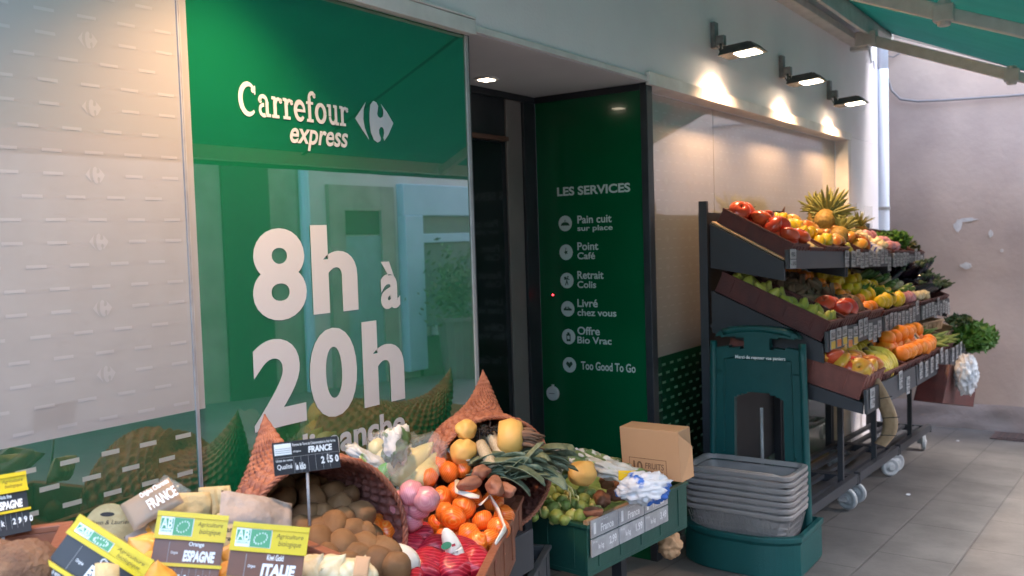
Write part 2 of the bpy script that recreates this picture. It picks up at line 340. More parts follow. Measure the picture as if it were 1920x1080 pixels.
# hand-built slab-serif word
def arc(cx,cy,rx,ry,a0,a1,n=18): return [(cx+rx*math.cos(math.radians(a0+(a1-a0)*i/n)),cy+ry*math.sin(math.radians(a0+(a1-a0)*i/n))) for i in range(n+1)]
def stroke(mb,pts,w,z,m=0,T=lambda p:p):
    n=len(pts); vs=[]
    for i,p in enumerate(pts):
        a=pts[max(i-1,0)];b=pts[min(i+1,n-1)]; dx,dy=b[0]-a[0],b[1]-a[1]; l=math.hypot(dx,dy) or 1; nx,ny=-dy/l,dx/l
        ww=w(i/(n-1)) if callable(w) else w
        vs+=[(*T((p[0]+nx*ww/2,p[1]+ny*ww/2)),z),(*T((p[0]-nx*ww/2,p[1]-ny*ww/2)),z)]
    mb.add(vs,[(2*i,2*i+1,2*i+3,2*i+2) for i in range(n-1)],m)
def slabword(mb,x0,z0,x1,zh,m=0):   # zh: x-height in metres
    S=[];x=0
    def vb(x,y0,y1,w=.24): S.append(([(x,y0),(x,y1)],w))
    def hb(xa,xb,y,w=.15): S.append(([(xa,y),(xb,y)],w))
    wv=lambda t:.10+.17*math.sin(PI*t)
    # C
    S.append((arc(.72,.72,.56,.68,48,312,30),lambda t:.13+.17*math.sin(PI*t))); S.append((arc(1.06,1.17,.07,.07,0,360,12),.16)); vb(1.17,.95,1.36,.09); x=1.36
    def a(x): S.append((arc(x+.38,.70,.27,.24,180,0,12),.19)); vb(x+.66,.12,.72,.22); S.append((arc(x+.40,.30,.26,.24,80,300,16),.18)); hb(x+.58,x+.92,.08,.15); S.append((arc(x+.17,.72,.05,.05,0,360,8),.14)); return x+.98
    def r(x): vb(x+.26,.05,.95); hb(x+.02,x+.56,.075); hb(x+.02,x+.3,.925); S.append((arc(x+.52,.66,.2,.25,170,70,10),.16)); S.append((arc(x+.68,.83,.06,.06,0,360,8),.15)); return x+.84
    def e(x): S.append((arc(x+.47,.49,.35,.42,0,320,26),lambda t:.16+.1*math.sin(PI*t))); hb(x+.2,x+.9,.50,.13); return x+.98
    def ff(x): vb(x+.26,.05,1.2); hb(x+.02,x+.56,.075); hb(x+.0,x+.56,.93,.13); S.append((arc(x+.5,1.18,.25,.24,180,60,10),.2)); S.append((arc(x+.66,1.31,.06,.06,0,360,8),.15)); return x+.68
    def o(x): S.append((arc(x+.48,.49,.35,.42,0,360,30),lambda t:.18+.08*abs(math.cos(2*PI*t)))); return x+.99
    def u(x): hb(x+.02,x+.36,.925); vb(x+.25,.4,.98,.22); S.append((arc(x+.50,.38,.25,.30,180,350,12),.19)); vb(x+.76,.05,.98,.22); hb(x+.55,x+.8,.925); hb(x+.7,x+1.0,.075); return x+1.05
    for fn in (a,r,r,e,ff,o,u,r): x=fn(x)
    k=(x1-x0)/x
    for i,(P,wd) in enumerate(S): stroke(mb,P,wd,.0015+i*.00003,m,lambda p:(x0+p[0]*k,z0+p[1]*zh))
slabword(L,onY(446,190,GY).x,(onY(640,237,GY).z+onY(460,214,GY).z)/2,onY(653,220,GY).x,onY(600,190,GY).z-onY(600,228,GY).z)
pe=onY(702,228,GY); we=onY(738,228,GY).x-onY(667,228,GY).x; he=onY(702,190,GY).z-onY(702,266,GY).z
emblem(L,pe.x,pe.z,we,he,.0015,0)
L.build('lettering',m_white,gpo,recalc=False)
# --- entrance recess
XR=3.61
mb=MB(); mb.box((2.348,.0,ZS),(XR+.02,.6,ZS+.019)); mb.build('soffit',m_soffit,shop)
mb=MB(); mb.box((2.0,.60,-.1),(XR+.3,.64,ZS+.02),0)
xa=onY(957,500,.59).x;xb=onY(985,500,.59).x
mb.box((xa,.588,-.1),(xb,.60,ZS-.03),1); mb.box((2.349,.575,ZS-.03),(XR-.001,.60,ZS-.001),0); mb.build('entrance_frame',[m_black,m_pil],shop,bevel=.003)
mb=MB(); mb.box((2.349,.585,0.1),(xa-.05,.598,2.03)); d=mb.build('door',m_door,shop)
h=MB(); h.box((2.349,.57,2.04),(xa-.01,.598,2.06)); h.build('door_rail',M('copper_rail',(.10,.05,.035),.4),d)
mb=MB(); mb.box((xb,.575,-.1),(XR-.002,.599,ZS-.031)); mb.build('door_post',m_black,shop,bevel=.003)
# side panel with the services
mb=MB(); mb.box((XR,.03,-.1),(XR+.012,.575,ZS-.03)); sp=mb.build('side_panel',m_gside,shop); sp['label']='dark green glass panel listing the shop services'
mb=MB(); mb.box((XR-.004,-.004,-.2),(XR+.05,.03,ZS),0); mb.box((XR-.004,.03,ZS-.03),(XR+.012,.58,ZS-.001),0); mb.build('panel_frame',m_black,shop,bevel=.002)
S=MB(); S.M=frame((XR,0,0),(0,-1,0),(0,0,1))
def sx(px,py): p=onX(px,py,XR); return -p.y,p.z
def st(txt,x0,x1,yt,yb,bold=.02):
    xm=(x0+x1)/2; u0,_=sx(x0,yb);u1,_=sx(x1,yb);_,v1=sx(xm,yt);_,v0=sx(xm,yb); S.text(txt,u0,v0,u1,v1,.001,0,bold)
st('LES SERVICES',1045,1182,347,364,.03)
rows=[('Pain cuit','sur place',421,1147,1149),('Point','Café',472,1122,1116),('Retrait','Colis',526,1132,1118),('Livré','chez vous',579,1121,1156),('Offre','Bio Vrac',631,1125,1147)]
for a_,b_,y,x1,x2 in rows:
    st(a_,1083,x1,y-18,y-3); st(b_,1083,x2,y+1,y+14)
st('Too Good To Go',1090,1192,680,696)
for i,y in enumerate((419,473,526,579,631,684)):
    px=1060+i*1.6; u,v=sx(px,y); r=.036
    S.add([(u+r*math.cos(t*PI/16),v+r*math.sin(t*PI/16),.001) for t in range(32)],[tuple(range(32))],0)
    z=.002
    if i==0: S.add([(u+.022*math.cos(t*PI/16),v-.006+.012*math.sin(t*PI/16),z) for t in range(0,17)],[tuple(range(17))],1); S.box((u-.024,v-.01,z),(u+.024,v-.006,z+.0005),1); S.box((u-.002,v+.008,z),(u+.002,v+.016,z+.0005),1)
    if i==1: S.add([(u+.012*math.cos(t*PI/5)*(1 if t%2 else .5),v+.012*math.sin(t*PI/5)*(1 if t%2 else .5),z) for t in range(10)],[tuple(range(10))],1); S.box((u-.002,v+.012,z),(u+.002,v+.02,z+.0005),1)
    if i==2: 
        for q in [((.0,.0),(.006,-.02)),((0,0),(-.008,-.022)),((0,.0),(.002,.014)),((.002,.01),(.014,.004))]: stroke(S,[(u+q[0][0],v+q[0][1]),(u+q[1][0],v+q[1][1])],.005,z,1)
        S.box((u-.014,v+.004,z+.0002),(u-.002,v+.018,z+.0006),1); S.box((u+.003,v+.014,z+.0002),(u+.010,v+.021,z+.0006),1)
    if i==3: S.add([(u-.022,v-.008,z),(u+.022,v-.008,z),(u+.022,v+.0,z),(u+.012,v+.003,z),(u+.006,v+.01,z),(u-.012,v+.01,z),(u-.018,v+.002,z),(u-.022,v+.0,z)],[tuple(range(8))],1); S.box((u-.008,v+.002,z+.0002),(u+.003,v+.007,z+.0006),0)
    if i==4: S.box((u-.011,v-.022,z),(u+.011,v+.012,z+.0005),1); S.box((u-.006,v+.012,z),(u+.006,v+.02,z+.0005),1); S.box((u-.006,v-.012,z+.0006),(u+.006,v+.004,z+.001),0)
    if i==5: S.add([(u,v-.016,z),(u+.018,v+.004,z),(u+.014,v+.014,z),(u+.006,v+.015,z),(u,v+.008,z),(u-.006,v+.015,z),(u-.014,v+.014,z),(u-.018,v+.004,z)],[tuple(range(8))],1)
S.build('lettering',[m_let2,M('panel_icon_green',(.004,.05,.02),.5)],sp,recalc=False)
u,v=sx(1038,737); S=MB(); S.M=frame((XR,0,0),(0,-1,0),(0,0,1)); S.M=S.M@Matrix.Translation((u,v,.002))
S.lathe([(.001,.012),(.030,.012),(.034,.008),(.034,0),(.001,0)],28); S.box((-.006,.03,0),(.006,.042,.006)); S.box((-.016,-.0015,.0121),(.014,.0015,.0128),1)
tag(S.build('round_sign',[M('dial_white',(.55,.55,.53),.4),m_blk],smooth=False),'small round white disc hanging on the dark green side panel','disc')
u,v=sx(1037,553); S=MB(); S.M=frame((XR,0,0),(0,-1,0),(0,0,1)); S.ell((u,v,.002),(.003,.003,.003),0,8,6)
tag(S.build('indicator_light',M('red_led',(1,.02,.03),.4,emit=3)),'tiny red indicator light on the dark green side panel','indicator light')
# --- right glazing
zb2=onY(1260,663,GR).z
xm=onY(1338,300,GR).x
def patR(x0,x1):
    def f(g):
        pattern(g,x0,x1,zb2+.01,ZS-.03,.0875,.0455,3.7,1.9,2,2,yy=.0005); pattern(g,x0,x1,zb2-.62,zb2-.01,.0875,.042,3.72,zb2-.04,4,4,emb=False,yy=.0005,h=.012)
    return f
glass('window_panel',XR+.052,xm-.003,-.3,ZS-.013,zb2,patR(XR+.06,xm),'grey window film beside the recessed entrance, lit warm from above',GR)
glass('window_panel',xm+.003,6.90,-.3,ZS-.013,zb2,patR(xm,6.88),'long grey window film behind the fruit racks, lit warm from above',GR)
g=MB(); g.box((xm-.003,GR+.002,-.3),(xm+.003,GR+.018,ZS-.013),0); g.build('pane_joint',m_black,shop)
# soffit downlight
c=onZ(912,147,ZS-.002); mb=MB(); mb.cbox((c.x,c.y,ZS-.004),(.075,.075,.008),0); t=thing('ceiling_light','small square downlight in the ceiling of the shop entrance','ceiling light',(c.x,c.y,ZS-.01))
mb.build('frame',m_trim,t); mb=MB(); mb.cbox((c.x,c.y,ZS-.0095),(.055,.05,.003),0); mb.build('diffuser',m_glow2,t)
# ------------------------------------------------------------------ wall lamps
def spot(loc,aim,e,ang=115,blend=.9,size=.03):
    l=bpy.data.lights.new('flood','SPOT'); l.energy=e; l.spot_size=math.radians(ang); l.spot_blend=blend; l.shadow_soft_size=size; l.color=(1,.60,.32)
    o=bpy.data.objects.new('flood_beam',l); C.objects.link(o); o.location=loc; o.rotation_euler=(V(aim)-V(loc)).to_track_quat('-Z','Y').to_euler(); return o
def lamp(x,z,label,e_=None,out=0):
    e_=e_ or LAMP
    t=thing('wall_floodlight',label,'wall light',(x,0,z),'floodlights along the shop front')
    b=MB(); b.cbox((x,-.012,z),(.05,.024,.13)); b.cbox((x,-.045,z-.03),(.035,.045,.05)); b.build('mount',M('lamp_mount',(.22,.23,.24),.5,(.12,.12,.13),20),t,bevel=.004)
    a=MB(); a.tube([(x-.02,-.05,z-.05),(x-.03,-.055,z-.085),(x-.015,-.085,z-.105)],.007,8); a.tube([(x+.02,-.05,z-.05),(x+.03,-.055,z-.085),(x+.015,-.085,z-.105)],.007,8); a.tube([(x+.03,-.02,z-.06),(x+.045,-.04,z-.11),(x+.02,-.06,z-.115)],.003,6); a.build('bracket',m_lampb,t,smooth=True)
    h=MB(); h.M=Matrix.Translation((x,-.055,z-.105))@Matrix.Rotation(math.radians(-4),4,'X')
    h.add([(-.075,0,-.012),(.075,0,-.012),(.085,-.20,-.012),(-.085,-.20,-.012),(-.055,-.01,.02),(.055,-.01,.02),(.065,-.165,.028),(-.065,-.165,.028)],[(3,2,1,0),(4,5,6,7),(0,1,5,4),(1,2,6,5),(2,3,7,6),(3,0,4,7)],0)
    for i in range(5): h.box((-.05+i*.022,-.15,.02),(-.046+i*.022,-.03,.034))
    h.build('head',m_lampb,t,bevel=.004)
    l=MB(); l.M=Matrix.Translation((x,-.055,z-.105))@Matrix.Rotation(math.radians(-4),4,'X'); l.box((-.055,-.18,-.0155),(.055,-.075,-.0125)); l.build('lens',m_glow,t)
    spot((x+out,-.15-out*3.5,z-.13),(x,-.02-out*10,z-1.0),e_,ang=126 if out==0 else 112,blend=.7)
lamp(4.37,2.585,'grey floodlight on the white wall, closest to the shop entrance')
lamp(5.42,2.575,'grey floodlight on the white wall, middle of the three')
lamp(6.43,2.555,'grey floodlight on the white wall, nearest the pink wall')
for x,l_ in ((1.32,'grey floodlight high above the joint of the left window film'),(-1.0,'grey floodlight at the near end of the shop front')): lamp(x,2.62,l_,LAMPL,.04)
# ------------------------------------------------------------------ downpipe, pink building
t=thing('downpipe','pale vertical downpipe at the far corner of the white shop wall','downpipe',(7.96,0,gz(7.96)))
mb=MB(); mb.tube([(7.95,-.03,gz(7.9)),(7.95,-.03,2.9)],.045,14); mb.tube([(7.95,-.03,2.9),(7.95,-.03,5.4)],.045,14); mb.build('pipe',m_pipe,t,smooth=True)
mb=MB(); 
for z in (.5,1.75,3.4): mb.tube([(7.95,-.03,z),(7.95,-.03,z+.025)],.052,14)
mb.build('bracket',m_alu,t)
XP=8.5
t=thing('pink_building','pink rendered house wall with worn patches closing the lane','building',(XP,0,gz(XP)))
mb=MB()
def pk(u,v):
    y=3-u*6.2; z=gz(XP)-.1+v*7.7; d=noise.noise(V((y*1.3,z*1.3,2)))*.025+noise.noise(V((y*5,z*5,5)))*.003
    return (XP+d,y,z)
mb.grid(pk,120,110); mb.box((XP+.05,-3.2,-.4),(XP+4,3,7.6)); mb.build('wall',m_pink,t,smooth=True,recalc=True)
mb=MB()   # rough plinth
mb.grid(lambda u,v:(XP-.035+.02*noise.noise(V((u*20,v*2,1)))+.03*max(0,v-.8)*5*.3,3-u*6.2,gz(XP)-.05+v*(.27+.03*noise.noise(V((u*14,0,3))))),120,8); mb.build('plinth',M('plinth_render',(.36,.28,.26),.9,(.27,.215,.2),3,.5,20,detail=8),t,smooth=True)
mb=MB()   # flaked patches, stuck to the render
def patch(px,py,w,h,seed):
    p=onX(px,py,XP); p.x=XP+noise.noise(V((p.y*1.3,p.z*1.3,2)))*.025+noise.noise(V((p.y*5,p.z*5,5)))*.006-.002; rr=random.Random(seed); n=11
    pts=[(w*(.7+.5*rr.random())*math.cos(2*PI*i/n),h*(.7+.5*rr.random())*math.sin(2*PI*i/n)) for i in range(n)]
    mb.M=frame(p,(0,-1,0),(0,0,1)); mb.prism(pts,-.004,.004)
patch(1797,423,.035,.05,1); patch(1815,412,.07,.018,2); patch(1812,498,.045,.028,3); patch(1858,438,.02,.03,4); patch(1878,470,.012,.015,6)
mb.build('worn_patch',m_patch,t)
# cable on the pink wall
pts=[(1655,75),(1660,110),(1664,145),(1672,170),(1688,186),(1720,190),(1770,188),(1830,184),(1890,180),(1960,174),(2060,165)]
mb=MB(); mb.tube([onX(a,b,XP-.035) for a,b in pts],.010,8); tag(mb.build('cable',m_cable,smooth=True),'grey cable hanging along the pink wall under the awning','cable')
mb=MB(); mb.tube([onX(a,b,XP-.05) for a,b in [(1640,92),(1655,103),(1675,107),(1690,98),(1692,86),(1670,82),(1655,74)]],.006,8); tag(mb.build('cable',m_cable,smooth=True),'thin looped wire at the top corner of the pink wall','cable')
# ------------------------------------------------------------------ awning
A0=V((0,-.10,3.06)); SL=.43
def aw(x,y,dz=0): return V((x,y,3.14+SL*(y+.10)+dz))
XA=7.6; XL=.55; YF=-2.4
t=thing('awning','teal fabric awning on pale folding arms above the shop front','awning',(2,0,3))
mb=MB(); 
def fab(u,v):
    x=XL+u*(XA-XL); y=-.12+v*(YF+.12); q=aw(x,y); q.z+=-.012*math.sin(PI*v)+.006*math.sin(u*190)*.3*math.sin(PI*v); return q
mb.grid(fab,160,16); mb.grid(lambda u,v:(XL+u*(XA-XL),YF-.02-.01*math.sin(u*90)*v,aw(0,YF).z-.02-v*.07),160,2)
mb.build('fabric',m_teal,t,smooth=True,solid=.002)
m_seam=M('dark_teal_seam',(.004,.12,.11),.8)
mb=MB(); 
for x in [3.8,5.9]: mb.add([aw(x,-.15,-.018),aw(x+.03,-.15,-.018),aw(x+.03,YF,-.018),aw(x,YF,-.018)],[(0,1,2,3)])
mb.add([aw(XA-.05,-.15,-.016),aw(XA,-.15,-.016),aw(XA,YF,-.016),aw(XA-.05,YF,-.016)],[(0,1,2,3)]); mb.build('seam',m_seam,t)
mb=MB(); mb.tube([(XL,-.13,3.09),(XA+.05,-.13,3.09)],.05,12); mb.box((XL,-.19,2.97),(7.08,-.165,3.07)); mb.box((XL,-.09,2.95),(7.1,-.001,3.0)); mb.box((XL,-.24,3.165),(XA+.05,-.001,3.185)); mb.build('roller',m_arm,t,bevel=.004)
mb=MB(); mb.bar((XL,YF,aw(0,YF).z-.02),(XA+.03,YF,aw(0,YF).z-.02),.06,.09); mb.build('front_bar',M('front_bar_white',(.75,.75,.73),.4),t,bevel=.006)
def arm(x,elb,tail):
    a=MB(); s=V((x,-.16,2.95)); a.cbox(s,(.10,.14,.10)); a.cbox(s+V((0,.05,-.06)),(.06,.12,.03)); a.bar(s,elb,.035,.075); a.cbox(elb,(.07,.09,.08)); a.tube([elb+V((0,0,-.06)),elb+V((0,0,.06))],.03,10)
    a.bar(elb,tail,.035,.06); a.build('folding_arm',m_arm,t,bevel=.006)
arm(6.86,onX(1897,141,6.72),V((7.2,YF+.05,aw(0,YF).z-.05)))
arm(4.75,onX(1770,25,4.75),V((5.1,YF+.05,aw(0,YF).z-.05)))
arm(.8,aw(.75,-1.3,-.1),aw(.85,YF+.05,-.05))
# small bits of plaster peeling behind the roller end
mb=MB(); mb.M=frame(onY(1630,88,-.006),(1,0,0),(0,0,1)); mb.prism([(-.2,.05),(0,-.02),(.05,-.12),(.12,-.08),(.17,-.16),(.2,.02),(.1,.1)],0,.008); mb.build('wall_plate',M('bare_plaster',(.7,.72,.78),.8),shop)
# ------------------------------------------------------------------ opposite side of the street (seen reflected in the glazing)
YO=-6.0
def RX(px,py):  # point on the opposite facade seen mirrored in the glass plane
    p=onY(px,py,2*GY-YO); return p.x,p.z
m_stone=M('reflected_stone',(.34,.32,.28),.9,(.22,.21,.18),3,.5,12); m_oplast=M('grey_plaster',(.60,.58,.57),.9,(.52,.50,.49),2,.2,20)
m_blue=M('pale_blue_joinery',(.42,.64,.78),.5,(.38,.58,.70),4); m_bdoor=M('grey_blue_door',(.22,.33,.36),.6,(.18,.28,.30),8); m_dk=M('dark_interior',(.02,.03,.03),.3); m_glz=M('shop_glass',(.10,.14,.15),.1,(.16,.2,.2),2)
ob=thing('stone_house','stone and plaster house with a blue wooden shopfront across the street','building',(5,YO,0))
x1,_=RX(575,400); x0a,_=RX(498,400); x2,_=RX(738,400)
b=MB(); b.box((-14,YO-.4,-1),(x1,YO,3.9),0); b.box((x1,YO-.4,-1),(24,YO,3.7),1); b.build('wall',[m_stone,m_oplast],ob)
xa1,zt=RX(410,300); xb1,_=RX(498,300)
b=MB(); b.box((xa1,YO+.001,-.2),(xb1,YO+.03,zt+.0)); b.build('gateway',M('dark_green_gate',(.01,.04,.03),.5),ob)
da,dt=RX(640,395); db,_=RX(708,395)
b=MB(); b.box((da-.25,YO,-.2),(da,YO+.06,dt+.3),0); b.box((db,YO,-.2),(db+.25,YO+.06,dt+.3),0); b.box((da-.249,YO,dt),(db+.249,YO+.058,dt+.3),0); b.build('door_surround',m_stone,ob)
_,dg=RX(660,440); b=MB(); b.box((da,YO+.002,-.2),(db,YO+.03,dg-.02)); dd=b.build('door',m_bdoor,ob); b=MB(); b.box((da,YO+.002,dg),(db,YO+.02,dt)); b.build('door_window',m_dk,dd)
sa,sz=RX(742,345); sb,_=RX(1010,345); _,sm=RX(800,405); _,sw=RX(850,440); _,sill=RX(860,603); _,sbt=RX(850,650)
b=MB(); b.box((sa,YO,sm),(sb,YO+.12,sz)); b.box((sa,YO,sbt-.2),(sa+.35,YO+.14,sm)); b.box((sa+.35,YO,sw-.1),(sb,YO+.08,sw+.02)); b.box((sb-.3,YO,-.3),(sb,YO+.14,sm)); b.build('shopfront',m_blue,ob,bevel=.01)
b=MB(); b.box((sa+.35,YO+.002,sill),(sb-.3,YO+.03,sm)); b.build('shop_window',m_glz,ob)
b=MB(); b.box((sa+.6,YO,sill-.12),(sb,YO+.3,sill)); b.build('sill',M('white_sill',(.75,.75,.75),.5),ob)
b=MB(); b.box((sa+.35,YO+.001,-.3),(sb,YO+.06,sill-.13)); b.build('stall_riser',M('dark_green_riser',(.012,.06,.035),.5),ob)
b=MB(); b.tube([(x1-.1,YO+.08,-.2),(x1-.1,YO+.08,3.6)],.06,10); b.build('downpipe',m_blue,ob)
b=MB(); 
for i in range(3):
    q=-3+i*5.5; b.box((q,YO+.001,3.4),(q+1.1,YO+.03,3.5))
b.build('window',m_dk,ob)
px_,pz_=RX(808,640); pt=thing('plant_pot','tall grey planter with a green shrub by the blue shopfront across the street','planter',(px_,YO+.5,gz(px_)))
b=MB(); b.lathe([(.22,0),(.30,.75),(.33,.75),(.33,.8),(.27,.8),(.26,.7)],16,0,(px_,YO+.5,gz(px_))); b.build('pot',m_pil,pt,smooth=False)
b=MB(); rr=random.Random(4)
for i in range(900):
    c=V((px_,YO+.5,gz(px_)+1.15))+V((rr.gauss(0,.2),rr.gauss(0,.16),rr.gauss(0,.22))); a=V((rr.uniform(-1,1),rr.uniform(-1,1),rr.uniform(-1,1))).normalized()*.05; e=a.cross(V((rr.uniform(-1,1),1,.3))).normalized()*.02; b.add([c-a,c+e,c+a,c-e],[(0,1,2,3)])
b.build('foliage',M('shrub_leaf',(.05,.11,.03),.6,(.09,.15,.05),9),pt,recalc=False)
# ================================================================== produce kinds
def fruitmesh(name,fn,mats,smooth=True):
    mb=MB(); fn(mb); me=mb.mesh(name,mats if isinstance(mats,list) else [mats],smooth)
    bm=bmesh.new(); bm.from_mesh(me); bmesh.ops.recalc_face_normals(bm,faces=bm.faces); bm.to_mesh(me); bm.free(); return me
def bump_mat(*a,**k): return M(*a,**k)
m_pot=M('potato_skin',(.15,.072,.028),.75,(.25,.13,.052),22,.5,28,rnd=.5,detail=9)
m_app=M('red_apple_skin',(.48,.018,.015),.28,(.60,.10,.03),9,rnd=.4,coat=.2)
m_app2=M('yellow_red_apple_skin',(.62,.40,.05),.3,(.50,.05,.02),13,rnd=.3)
m_pear=M('pear_skin',(.42,.38,.06),.45,(.30,.31,.05),20,.1,120,rnd=.5)
m_avo=M('avocado_skin',(.09,.085,.03),.5,(.16,.14,.05),20,.3,140,rnd=.5)
m_org=M('orange_peel',(.80,.24,.012),.4,(.75,.17,.008),6,.25,260,rnd=.6)
m_lem=M('lemon_peel',(.72,.48,.015),.35,(.62,.38,.01),8,.25,200,rnd=.6)
m_ban=M('banana_peel',(.74,.52,.05),.45,(.62,.44,.06),7,rnd=.4)
m_stalk=M('stalk',(.10,.06,.03),.8)
m_clem=M('clementine_in_net',(.85,.18,.010),.3,(.78,.11,.006),8,.1,120,rnd=.5,wave=62,wcol=(.85,.28,.06),coat=.15)
m_red=M('red_net',(.36,.004,.012),.4,(.25,.003,.03),14,.1,90,wave=40,wcol=(.55,.05,.07),coat=.2)
m_pinkn=M('pink_net_onion',(.60,.24,.25),.35,(.52,.17,.22),10,.1,60,wave=70,wcol=(.62,.29,.28),coat=.2)
m_gold=M('golden_onion',(.80,.40,.07),.3,(.65,.28,.04),12,.1,40,coat=.2,stretch=(4,4,1))
m_spr=M('sprout_leaf',(.15,.25,.045),.45,(.40,.45,.14),28,.35,60,rnd=.45)
m_swd=M('swede_skin',(.74,.42,.12),.5,(.60,.36,.09),6,.15,50)
m_swp=M('sweet_potato_skin',(.34,.15,.085),.65,(.25,.10,.06),12,.3,60,rnd=.5)
m_lkw=M('leek_shaft',(.46,.38,.25),.5,(.34,.27,.17),30,.1,60,stretch=(6,6,1))
m_lkg=M('leek_leaf',(.075,.115,.07),.5,(.19,.22,.14),18,.2,80,stretch=(3,3,3))
m_leaf=M('herb_leaf',(.045,.13,.015),.5,(.09,.20,.03),30,rnd=0)
m_yleaf=M('pineapple_leaf',(.30,.27,.06),.5,(.20,.22,.06),25)
m_pine=M('pineapple_skin',(.42,.25,.05),.6,(.26,.15,.03),60,.5,60)
m_aub=M('aubergine_skin',(.010,.006,.012),.15,(.02,.01,.02),6,coat=.5)
m_film=M('clear_film',(.86,.87,.84),.12,alpha=.10,spec=.9,bump=.6,bscale=30)
m_cream=M('endive_cream',(.66,.55,.27),.45,(.55,.50,.20),9,.1,40)
m_plw=M('white_plastic',(.66,.66,.68),.25,(.45,.46,.50),14,.5,22)
m_plb=M('blue_white_plastic',(.66,.68,.72),.25,(.05,.16,.55),9,.4,20,lo=.52,hi=.56)
m_plg=M('green_plastic_bag',(.07,.42,.03),.3,(.05,.32,.02),10,.3,20)
m_mix=M('mixed_salad',(.10,.16,.05),.4,(.62,.60,.55),22,.6,24,lo=.5,hi=.54,detail=2)
m_mix2=M('printed_packet',(.50,.50,.46),.3,(.20,.30,.10),16,.5,24,lo=.52,hi=.56,detail=2)
m_pap=M('kraft_paper',(.60,.42,.22),.75,(.50,.34,.17),7,.3,18)
m_papw=M('cream_paper',(.52,.41,.21),.7,(.42,.32,.15),9,.8,30)
m_papg=M('grey_paper',(.36,.29,.235),.7,(.27,.21,.17),9,.8,30)
m_tan=M('tan_packet',(.30,.22,.15),.5,(.24,.17,.11),9,.2,20)
m_ink=M('black_ink',(.03,.03,.03),.6)
m_strap=M('white_strap',(.72,.66,.56),.4)
m_garl=M('garlic_skin',(.68,.58,.38),.5,(.56,.42,.22),16,.1,50,stretch=(5,5,1))
m_nut=M('coconut_husk',(.12,.06,.035),.9,(.20,.11,.06),30,1,90)
def potato(s): return lambda mb: mb.ell((0,0,0),(.036,.029,.027),0,24,16,.12,1.3,seed=s)
POT=[fruitmesh('potato',potato(s),m_pot) for s in range(4)]
def apple(mb,stem=True):
    def pr(p,ph,th):
        r=.037*(.62+.38*math.sin(ph)**.8)*1.18; z=.033*math.cos(ph)-.014*math.exp(-((math.sin(ph))/.28)**2)*(1 if math.cos(ph)>0 else -.6)
        return V((math.cos(th)*math.sin(ph)*r*(1.12 if math.cos(ph)>0 else 1),math.sin(th)*math.sin(ph)*r*(1.12 if math.cos(ph)>0 else 1),z))
    mb.ell((0,0,0),(1,1,1),0,20,16,prof=pr)
    if stem: mb.tube([(0,0,.014),(.001,0,.030),(.005,0,.040)],.0016,6,1)
APP=[fruitmesh('apple',apple,[m_app,m_stalk])]; APP2=[fruitmesh('apple',apple,[m_app2,m_stalk])]
def pear(mb):
    pf=[(.002,-.040),(.016,-.039),(.030,-.026),(.034,-.008),(.030,.010),(.020,.026),(.014,.038),(.009,.046),(.002,.048)]
    mb.lathe(pf,20,0); mb.tube([(0,0,.046),(.003,0,.062)],.0016,6,1)
PEAR=[fruitmesh('pear',pear,[m_pear,m_stalk])]; AVO=[fruitmesh('avocado',lambda mb:mb.lathe([(.002,-.042),(.018,-.040),(.031,-.025),(.033,-.006),(.026,.018),(.016,.036),(.002,.044)],20,0),[m_avo])]
GAP=[fruitmesh('green_apple',lambda mb:apple(mb),[m_pear,m_stalk])]
ORG=[fruitmesh('orange',lambda mb:mb.ell((0,0,0),(.040,.040,.038),0,24,16,.04,2),[m_org])]
MAND=[fruitmesh('mandarin',lambda mb:mb.ell((0,0,0),(.033,.033,.028),0,20,14,.05,2),[m_org])]
def lemon(mb): mb.lathe([(.001,-.046),(.006,-.044),(.011,-.037),(.023,-.028),(.031,-.010),(.031,.010),(.023,.028),(.011,.037),(.006,.043),(.001,.045)],20,0)
LEM=[fruitmesh('lemon',lemon,[m_lem])]
SPR=[fruitmesh('brussels_sprout',lambda mb,s=s:(mb.ell((0,0,0),(.020,.020,.021),0,16,12,.12,3.2,seed=s),mb.lathe([(.008,-.024),(.008,-.016)],10,1)),[m_spr,m_cream]) for s in range(3)]
def garlic(mb,tip=.014):
    def pr(p,ph,th):
        k=1+.10*abs(math.cos(3.5*th)); r=.026*math.sin(ph)*k; z=.020*math.cos(ph)
        if ph<.7: z+= tip*(1-ph/.7)**1.5; r*=.55+.45*ph/.7
        return V((math.cos(th)*r,math.sin(th)*r,z))
    mb.ell((0,0,0),(1,1,1),0,28,16,prof=pr)
GAR=[fruitmesh('garlic_bulb',garlic,[m_garl])]
ONI=[fruitmesh('onion',lambda mb:garlic(mb,.010),[m_gold])]
ONP=[fruitmesh('pink_onion',lambda mb,s=s: mb.ell((0,0,0),(.036,.036,.035),0,24,16,.10,2,seed=s),[m_pinkn]) for s in range(2)]
SWP=[fruitmesh('sweet_potato',lambda mb,s=s: mb.ell((0,0,0),(.060,.028,.027),0,28,18,.30,1.4,seed=s),[m_swp]) for s in range(3)]
AUB=[fruitmesh('aubergine',lambda mb:(mb.lathe([(.002,-.10),(.025,-.095),(.042,-.07),(.044,-.04),(.034,0),(.026,.04),(.020,.07),(.012,.078)],18,0),mb.lathe([(.022,.062),(.018,.082),(.006,.09),(.005,.115)],10,1)),[m_aub,M('aubergine_cap',(.04,.07,.03),.6)])]
